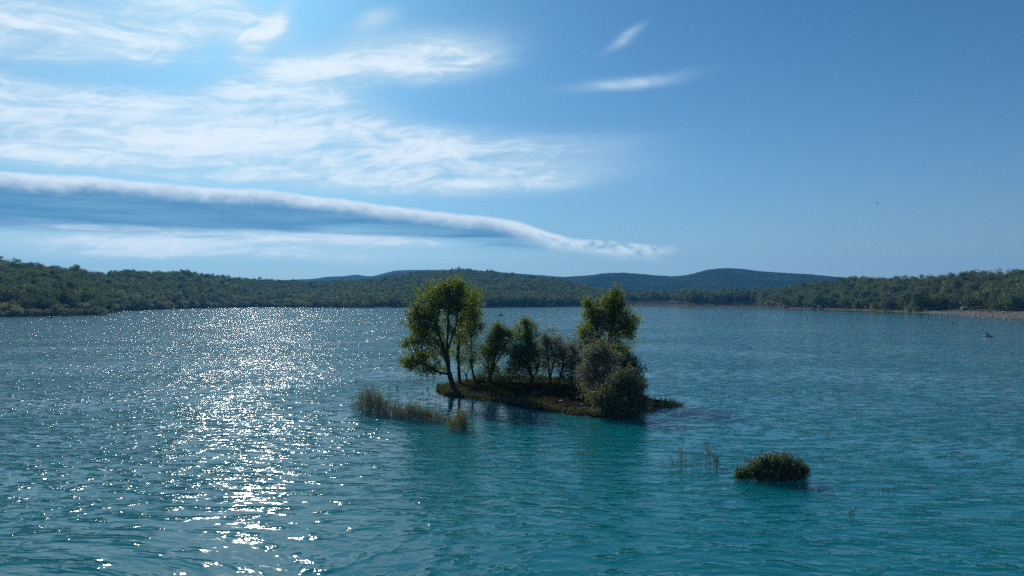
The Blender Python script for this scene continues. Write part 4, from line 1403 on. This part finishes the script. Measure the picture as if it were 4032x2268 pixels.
    # stump
    x, y, z = isle_ground(1726, 1528)
    v, f = tubes([(np.array([0, 0, -.1]), .30, np.array([.02, 0, .18]), .2), (np.array([.02, 0, .18]), .2, np.array([.05, 0, .5]), .15), (np.array([.05, 0, .5]), .15, np.array([.05, 0, .52]), .01)], 9)
    v = v * (1 + .06 * rng.normal(size=v.shape))
    tag(link('stump', mesh_np('stump', v, f, 'bark'), None, (x, y, z)), 'dark tree stump on the left tip of the island', 'stump')


build_plants()


# ------------------------------------------------------------------ boats, people, buoys, hut
plain('skin', (0.35, 0.22, 0.16), 0.6, 0.3, 0.1)
plain('dark_cloth', (0.025, 0.03, 0.045), 0.9, 0.1, 0.3)
plain('pale_cloth', (0.45, 0.36, 0.34), 0.9, 0.1, 0.2)
plain('hair', (0.02, 0.015, 0.01), 0.8, 0.2, 0.3)
plain('hull_navy', (0.02, 0.025, 0.05), 0.4, 0.5, 0.15)
plain('hull_dark', (0.035, 0.03, 0.03), 0.5, 0.4, 0.2)
plain('hull_red', (0.25, 0.06, 0.03), 0.45, 0.4, 0.15)
plain('hull_yellow', (0.60, 0.42, 0.06), 0.4, 0.5, 0.1)
plain('hull_white', (0.62, 0.61, 0.58), 0.45, 0.5, 0.08)
plain('paddle_black', (0.02, 0.02, 0.02), 0.5, 0.4, 0.2)
plain('buoy_white', (0.65, 0.63, 0.55), 0.5, 0.4, 0.1)
plain('buoy_dark', (0.06, 0.06, 0.065), 0.6, 0.3, 0.2)
plain('hut_wall', (0.22, 0.21, 0.20), 0.85, 0.2, 0.2, 3.0)
plain('hut_roof', (0.36, 0.36, 0.37), 0.7, 0.3, 0.15, 3.0)
plain('hut_dark', (0.03, 0.028, 0.025), 0.8, 0.2, 0.2)
plain('tarp', (0.05, 0.065, 0.085), 0.7, 0.3, 0.3, 1.5)
plain('feather', (0.02, 0.02, 0.022), 0.7, 0.3, 0.3)


def skin_body(name, joints, edges, mat, parent, sub=2):
    """one continuous figure grown round a skeleton; joints: (x, y, z, radius)"""
    me = bpy.data.meshes.new(name)
    me.from_pydata([j[:3] for j in joints], edges, [])
    me.materials.append(MAT[mat])
    o = link(name, me, parent)
    md = o.modifiers.new('skin', 'SKIN')
    for i, j in enumerate(joints):
        r = j[3]
        me.skin_vertices[0].data[i].radius = (r, r) if not isinstance(r, tuple) else r
    me.skin_vertices[0].data[0].use_root = True
    md.use_smooth_shade = True
    sb = o.modifiers.new('sub', 'SUBSURF'); sb.levels = sub; sb.render_levels = sub
    return o


def ellipsoid(name, c, r, mat, parent, seg=12, rings=8):
    bm = bmesh.new()
    bmesh.ops.create_uvsphere(bm, u_segments=seg, v_segments=rings, radius=1)
    for v in bm.verts:
        v.co = Vector((v.co.x * r[0] + c[0], v.co.y * r[1] + c[1], v.co.z * r[2] + c[2]))
    me = bpy.data.meshes.new(name); bm.to_mesh(me); bm.free()
    for p in me.polygons: p.use_smooth = True
    me.materials.append(MAT[mat])
    return link(name, me, parent)


def person(label, loc, rz, pose, cloth='dark_cloth', group=None):
    """pose: standing, sitting or paddling; faces local -Y; origin under the feet or seat"""
    root = empty('person', loc, rz)
    tag(root, label, 'person', group)
    if pose == 'standing':
        hip = 0.92
        J = [(0, 0, hip, (.17, .12)), (0, 0, hip + .25, (.15, .11)), (0, 0, hip + .48, (.19, .11)), (0, -.01, hip + .60, .06), (0, -.02, hip + .68, .065), (0, -.03, hip + .80, .09),
             (.2, 0, hip + .50, .065), (.26, -.02, hip + .22, .05), (.24, -.14, hip + .0, .04), (.24, -.2, hip - .06, .04), (-.2, 0, hip + .50, .065), (-.27, -.05, hip + .24, .05), (-.2, -.24, hip + .12, .04), (-.18, -.3, hip + .12, .04),
             (.1, 0, hip - .08, .09), (.11, -.03, .48, .065), (.11, .02, .07, .05), (.12, -.14, .04, .045), (-.1, 0, hip - .08, .09), (-.11, -.04, .48, .065), (-.12, .02, .07, .05), (-.13, -.14, .04, .045)]
    else:
        L = .12
        J = [(0, 0, L, (.18, .14)), (0, .02, L + .24, (.16, .12)), (0, .0, L + .46, (.2, .11)), (0, -.03, L + .58, .06), (0, -.05, L + .66, .065), (0, -.07, L + .77, .09),
             (.2, 0, L + .48, .065), (.34, -.14, L + .30, .05), (.36, -.36, L + .34, .04), (.36, -.43, L + .36, .04), (-.2, 0, L + .48, .065), (-.32, -.12, L + .34, .05), (-.28, -.34, L + .52, .04), (-.27, -.41, L + .55, .04),
             (.1, -.06, L - .02, .09), (.15, -.45, L + .16, .065), (.13, -.82, .06, .05), (.13, -.9, .12, .045), (-.1, -.06, L - .02, .09), (-.15, -.45, L + .16, .065), (-.13, -.82, .06, .05), (-.13, -.9, .12, .045)]
    E = [(0, 1), (1, 2), (2, 3), (3, 4), (4, 5), (2, 6), (6, 7), (7, 8), (8, 9), (2, 10), (10, 11), (11, 12), (12, 13), (0, 14), (14, 15), (15, 16), (16, 17), (0, 18), (18, 19), (19, 20), (20, 21)]
    skin_body('body', J, E, cloth, root)
    hx, hy, hz_, _ = J[5]
    f = ellipsoid('face', (hx, hy - .02, hz_), (.078, .092, .115), 'skin', root)
    ellipsoid('hair', (hx, hy + .02, hz_ + .035), (.088, .095, .105), 'hair', root)
    for q in (9, 13):
        ellipsoid('hand', J[q][:3], (.045, .055, .04), 'skin', root, 8, 6)
    return root


def hull(name, length, width, height, mat, parent, sheer=.15, deck=None, point_both=True):
    n, m = 15, 9
    V = []
    for i in range(n):
        t = i / (n - 1) * 2 - 1
        w = (1 - abs(t) ** 2.4) if point_both else (1 - max(0, t) ** 2.6) * (1 - .15 * max(0, -t))
        w = max(w, .02)
        for j in range(m):
            a = math.pi * j / (m - 1)
            x = math.cos(a) * width / 2 * w
            z = height * (1 - math.sin(a) ** .7 * (1.0 if abs(t) < .85 else .75)) + sheer * t * t
            V.append((x, t * length / 2, z))
    F = []
    for i in range(n - 1):
        for j in range(m - 1):
            a = i * m + j
            F.append((a, a + 1, a + m + 1, a + m))
    if not point_both:
        F2 = list(range(m))
    me = bpy.data.meshes.new(name)
    me.from_pydata(V, [], F + ([list(range(m))[::-1]] if not point_both else []))
    me.materials.append(MAT[mat])
    for p in me.polygons: p.use_smooth = True
    o = link(name, me, parent)
    md = o.modifiers.new('thick', 'SOLIDIFY'); md.thickness = .04
    if deck:
        V = []
        for i in range(n):
            t = i / (n - 1) * 2 - 1
            w = max((1 - abs(t) ** 2.4) if point_both else (1 - max(0, t) ** 2.6) * (1 - .15 * max(0, -t)), .02)
            for sx in (-1, 0, 1):
                V.append((sx * width / 2 * w * .98, t * length / 2 * .99, height * (deck[1] + (.16 if sx == 0 else 0) * deck[2]) + sheer * t * t))
        F = []
        for i in range(n - 1):
            for j in range(2):
                a = i * 3 + j
                F.append((a, a + 1, a + 4, a + 3))
        link('deck', mesh_np('deck', V, [F], deck[0]), parent)
    return o


def boxm(name, c, s, mat, parent, rz=0.0):
    bm = bmesh.new()
    bmesh.ops.create_cube(bm, size=1)
    bmesh.ops.bevel(bm, geom=bm.edges[:], offset=.06, segments=1, affect='EDGES')
    for v in bm.verts:
        v.co = Vector((v.co.x * s[0], v.co.y * s[1], v.co.z * s[2]))
    me = bpy.data.meshes.new(name); bm.to_mesh(me); bm.free()
    me.materials.append(MAT[mat])
    o = link(name, me, parent, c)
    o.rotation_euler = (0, 0, rz)
    return o


def paddle(label, loc, rot):
    r = empty('paddle', loc)
    r.rotation_euler = rot
    v, f = tubes([(np.array([0, 0, -1.0]), .02, np.array([0, 0, 1.0]), .02)], 6)
    link('shaft', mesh_np('shaft', v, f, 'paddle_black'), r)
    for s in (-1, 1):
        ellipsoid('blade', (0, 0, s * 1.18), (.11, .025, .26), 'paddle_black', r, 10, 8)
    tag(r, label, 'paddle')
    return r


def small_craft():
    # fishing boat beyond the island, two people on board
    x, y = at_px(1972, 1243)
    b = empty('fishing_boat', (x, y, -.16), R(-62))
    tag(b, 'small dark fishing boat beyond the island trees, two people aboard', 'boat')
    hull('hull', 3.4, 1.35, .55, 'hull_navy', b, .14, ('hull_dark', .45, 0), False)
    boxm('seat', (0, -.35, .38), (1.1, .28, .06), 'hull_dark', b); boxm('seat', (0, .6, .38), (.95, .28, .06), 'hull_dark', b)
    m = boxm('outboard_motor', (0, -1.78, .55), (.26, .3, .42), 'hull_dark', b)
    ca, sa = math.cos(R(-62)), math.sin(R(-62))

    def on(lx, ly): return (x + lx * ca - ly * sa, y + lx * sa + ly * ca)
    person('person in dark clothes standing in the fishing boat', (*on(0, .25), .12), R(20), 'standing')
    person('person in dark clothes sitting in the stern of the fishing boat', (*on(0, -.4), .24), R(70), 'sitting')
    # small boat under the left bank
    x, y = at_px(200, 1253)
    b = empty('rowing_boat', (x, y, -.14), R(-82))
    tag(b, 'small dark boat near the left bank carrying one seated person', 'boat')
    hull('hull', 2.7, 1.1, .48, 'hull_dark', b, .14, ('hull_dark', .42, 0), False)
    boxm('seat', (0, -.2, .33), (.9, .26, .06), 'hull_dark', b)
    person('seated person in dark clothes in the small boat near the left bank', (x + .1, y, .20), R(100), 'sitting')
    # kayak on the right
    x, y = at_px(3887, 1324)
    rz = R(13)
    b = empty('kayak', (x, y, -.10), rz)
    tag(b, 'dark kayak crossing the open water at the right', 'kayak')
    hull('hull', 3.3, .70, .30, 'hull_dark', b, .10, ('hull_navy', .9, 1))
    ellipsoid('cockpit_rim', (0, .15, .36), (.24, .42, .035), 'paddle_black', b)
    person('kayaker in dark clothes leaning into a paddle stroke', (x - .05, y + .2, .14), rz, 'sitting')
    paddle('black double-bladed paddle raised by the kayaker', (x - .55, y - .15, .95), (0, R(-52), R(12)))
    # spar buoy
    x, y = at_px(3749, 1273)
    b = empty('spar_buoy', (x, y, -.3))
    tag(b, 'tall dark spar buoy with a pointed top, in front of the stony beach', 'buoy')
    v, f = tubes([(np.array([0, 0, 0]), .20, np.array([0, 0, .25]), .34), (np.array([0, 0, .25]), .34, np.array([0, 0, .62]), .30), (np.array([0, 0, .62]), .30, np.array([0, 0, .7]), .12)], 10)
    link('float', mesh_np('float', v, f, 'buoy_dark', smooth=True), b)
    v, f = tubes([(np.array([0, 0, .68]), .11, np.array([0, 0, 1.55]), .085)], 8)
    link('pole', mesh_np('pole', v, f, 'buoy_dark', smooth=True), b)
    v, f = tubes([(np.array([0, 0, 1.5]), .17, np.array([0, 0, 2.05]), .01)], 8)
    link('topmark', mesh_np('topmark', v, f, 'buoy_white', smooth=True), b)
    for (px, py, lb) in [(3703, 1247, 'leftmost pale mooring buoy, left of the spar buoy'), (3826, 1247, 'pale mooring buoy close to the beach, nearest the shore line'), (3870, 1253, 'pale mooring buoy between the spar buoy and the white float'), (3976, 1256, 'rightmost pale mooring buoy off the beach')]:
        x, y = at_px(px, py)
        b = empty('mooring_buoy', (x, y, 0))
        tag(b, lb, 'buoy', 'pale mooring buoys off the beach')
        ellipsoid('float', (0, 0, .12), (.34, .34, .32), 'buoy_white', b)
        v, f = tubes([(np.array([0, 0, .4]), .07, np.array([0, 0, .56]), .05)], 8)
        link('eye', mesh_np('eye', v, f, 'buoy_dark'), b)
    x, y = at_px(3957, 1254)
    b = empty('swim_float', (x, y, -.1))
    tag(b, 'flat white float lying on the water off the beach', 'float')
    boxm('platform', (0, 0, .2), (1.6, 1.0, .18), 'hull_white', b)
    for s in (-1, 1): boxm('pontoon', (s * .55, 0, .04), (.3, 1.0, .2), 'buoy_dark', b)

    def land(px, d):
        u = (px - 2016) / FPX
        y = float(shore_y(u)) + d
        return u * y, y, float(land_z(np.array([u]), np.array([y]))[0])
    # hut and pale boat at the edge of the trees
    x, y, z = land(3796, 26)
    h = empty('hut', (x, y, z - .1), R(-14))
    tag(h, 'small grey hut with a pale sloping roof at the edge of the trees', 'hut')
    boxm('wall', (0, 0, 1.0), (3.4, 2.4, 2.1), 'hut_wall', h)
    boxm('door', (.7, -1.21, .9), (.8, .06, 1.7), 'hut_dark', h); boxm('window', (-.8, -1.21, 1.2), (.8, .06, .6), 'hut_dark', h)
    V = [(-1.95, -1.9, 1.75), (1.95, -1.9, 1.75), (1.95, .1, 2.9), (-1.95, .1, 2.9), (-1.95, 1.6, 2.1), (1.95, 1.6, 2.1)]
    r_ = link('roof', mesh_np('roof', V, [[(0, 1, 2, 3), (3, 2, 5, 4)]], 'hut_roof'), h)
    md = r_.modifiers.new('t', 'SOLIDIFY'); md.thickness = .12
    x, y, z = land(3817, 22)
    b = empty('upturned_boat', (x, y, z + .62), R(80))
    b.rotation_euler = (R(180), 0, R(80))
    tag(b, 'low pale boat lying on the ground right of the grey hut', 'boat')
    hull('hull', 2.7, 1.1, .6, 'hull_white', b, .08)
    # beach
    x, y, z = land(3967, 9)
    person('person in dark clothes standing on the stony beach near its right end', (x, y, z), R(10), 'standing')
    rng = np.random.default_rng(3)
    ico = bmesh.new(); bmesh.ops.create_icosphere(ico, subdivisions=2, radius=1)
    iv = np.array([v.co[:] for v in ico.verts]); jf = np.array([[v.index for v in f.verts] for f in ico.faces]); ico.free()
    for (px, d, s, lb) in [(3947, 18, 1.0, 'pale boulder on the beach left of the standing person'), (3938, 20, .6, 'smaller pale boulder beside the larger one on the beach'), (3745, 4, .7, 'pale boulder at the water edge where the beach widens'), (3905, 6, .6, 'low pale boulder on the middle of the beach'), (3850, 30, .6, 'grey boulder on the grass right of the grey hut')]:
        x, y, z = land(px, d)
        q = iv * (1 + .12 * rng.normal(size=(len(iv), 1))) * np.array([s * 1.1, s, s * .7])
        tag(link('boulder', mesh_np('boulder', q, jf, 'stone_pale'), None, (x, y, z + s * .2)), lb, 'boulder')
    # stones over the beach
    n = 2600
    ps = rng.uniform(3640, 4300, n); dd = rng.random(n) ** 1.3 * np.clip((ps - 3600) * .05 + 10, 6, 36)
    V, F = [], []
    io = bmesh.new(); bmesh.ops.create_icosphere(io, subdivisions=1, radius=1)
    iv1 = np.array([v.co[:] for v in io.verts]); jf1 = np.array([[v.index for v in f.verts] for f in io.faces]); io.free()
    for i in range(n):
        x, y, z = land(ps[i], dd[i]); s = .12 + .4 * rng.random() ** 3
        V.append(iv1 * (1 + .2 * rng.normal(size=(12, 1))) * np.array([s * 1.5, s, s * .6]) + np.array([x, y, z + s * .1])); F.append(jf1 + 12 * i)
    tag(link('beach_stones', mesh_np('beach_stones', np.concatenate(V), np.concatenate(F), 'stone_pale')), 'pale stones strewn over the right-hand beach', kind='stuff')
    # bathing spot further left
    x, y, z = land(3166, 5)
    person('pale-clothed person standing at the bathing spot on the right bank', (x, y, z), R(0), 'standing', 'pale_cloth')
    x, y, z = land(3177, 3)
    k = empty('yellow_kayak', (x, y, z - .02), R(75)); tag(k, 'yellow kayak pulled up beside the pale-clothed person', 'kayak')
    hull('hull', 3.2, .8, .4, 'hull_yellow', k, .12, ('hull_yellow', .9, 1))
    x, y, z = land(3158, 4)
    k = empty('red_kayak', (x, y, z - .02), R(100)); tag(k, 'red kayak pulled up left of the pale-clothed person', 'kayak')
    hull('hull', 3.0, .75, .4, 'hull_red', k, .12, ('hull_red', .9, 1))
    x, y, z = land(3182, 8)
    k = empty('white_boat', (x, y, z), R(60)); tag(k, 'small white boat behind the yellow kayak', 'boat')
    hull('hull', 2.4, 1.1, .7, 'hull_white', k, .1, ('hull_white', .6, 0))
    x, y, z = land(3205, 9)
    k = empty('tarpaulin', (x, y, z)); tag(k, 'long dark blue-grey tarpaulin mound right of the white boat', 'tarpaulin')
    V = []
    for i in range(16):
        for j in range(9):
            a, bb = i / 15 * 2 - 1, j / 8 * 2 - 1
            V.append((a * 5, bb * 2, 1.7 * max(0, 1 - abs(a) ** 1.6) * max(0, 1 - bb * bb) * (1 + .15 * rng.normal()) - .05))
    F = [(i * 9 + j, i * 9 + j + 9, i * 9 + j + 10, i * 9 + j + 1) for i in range(15) for j in range(8)]
    link('sheet', mesh_np('sheet', V, [F], 'tarp'), k)

    # birds
    def bird(label, loc, spread):
        r = empty('bird', loc, R(40), 1.0 if spread else .62); tag(r, label, 'bird')
        ellipsoid('body', (0, 0, 0), (.09, .22, .10) if spread else (.10, .12, .22), 'feather', r)
        ellipsoid('head', (0, -.24, .05) if spread else (0, -.06, .27), (.05, .07, .05), 'feather', r, 8, 6)
        for s in (-1, 1):
            V = [(0, -.1, .03), (0, .12, .03), (s * .35, .05, .16), (s * .35, -.12, .16), (s * .7, .06, .05), (s * .7, -.02, .06)] if spread else [(s * .08, 0, .18), (s * .11, .05, .1), (s * .09, .1, -.24), (s * .12, .02, -.15), (s * .07, .12, -.3), (s * .08, .08, -.3)]
            w = link('wing', mesh_np('wing', V, [[(0, 1, 2, 3), (3, 2, 4, 5)]], 'feather'), r)
            md = w.modifiers.new('t', 'SOLIDIFY'); md.thickness = .025
        V = [(-.04, .18, 0), (.04, .18, 0), (.07, .38, .01), (-.07, .38, .01)] if spread else [(-.04, .06, -.15), (.04, .06, -.15), (.05, .12, -.38), (-.05, .12, -.38)]
        t_ = link('tail', mesh_np('tail', V, [[(0, 1, 2, 3)]], 'feather'), r)
        md = t_.modifiers.new('t', 'SOLIDIFY'); md.thickness = .02
    Yb = 230.0
    bird('tiny dark bird flying in the clear sky at the right', ((3458 - 2016) / FPX * Yb, Yb, CAM_H + (HZ - 800) / FPX * Yb), True)
    x, y, z = isle_ground(2392, 1530)
    s = y / FPX
    bird('dark bird perched on the topmost twig of the pointed poplar', (x + (2437 - 2392) * s, y, z - .06 + (1530 - 1121) * s), False)


small_craft()

# ------------------------------------------------------------------ haze
m, g, out = new_mat('haze_air')
pv = g.node('ShaderNodeVolumePrincipled')
pv.inputs['Color'].default_value = (0.10, 0.47, 1.0, 1)
pv.inputs['Density'].default_value = 0.000095
pv.inputs['Anisotropy'].default_value = 0.2
m.node_tree.links.new(pv.outputs[0], out.inputs['Volume'])
bm = bmesh.new()
bmesh.ops.create_cube(bm, size=1)
for v in bm.verts:
    v.co = Vector((v.co.x * 11400, 2350 + v.co.y * 6100, 138 + v.co.z * 284))
me = bpy.data.meshes.new('haze'); bm.to_mesh(me); bm.free()
me.materials.append(m)
tag(link('haze', me), 'thin blue air haze over the lake', kind='stuff')
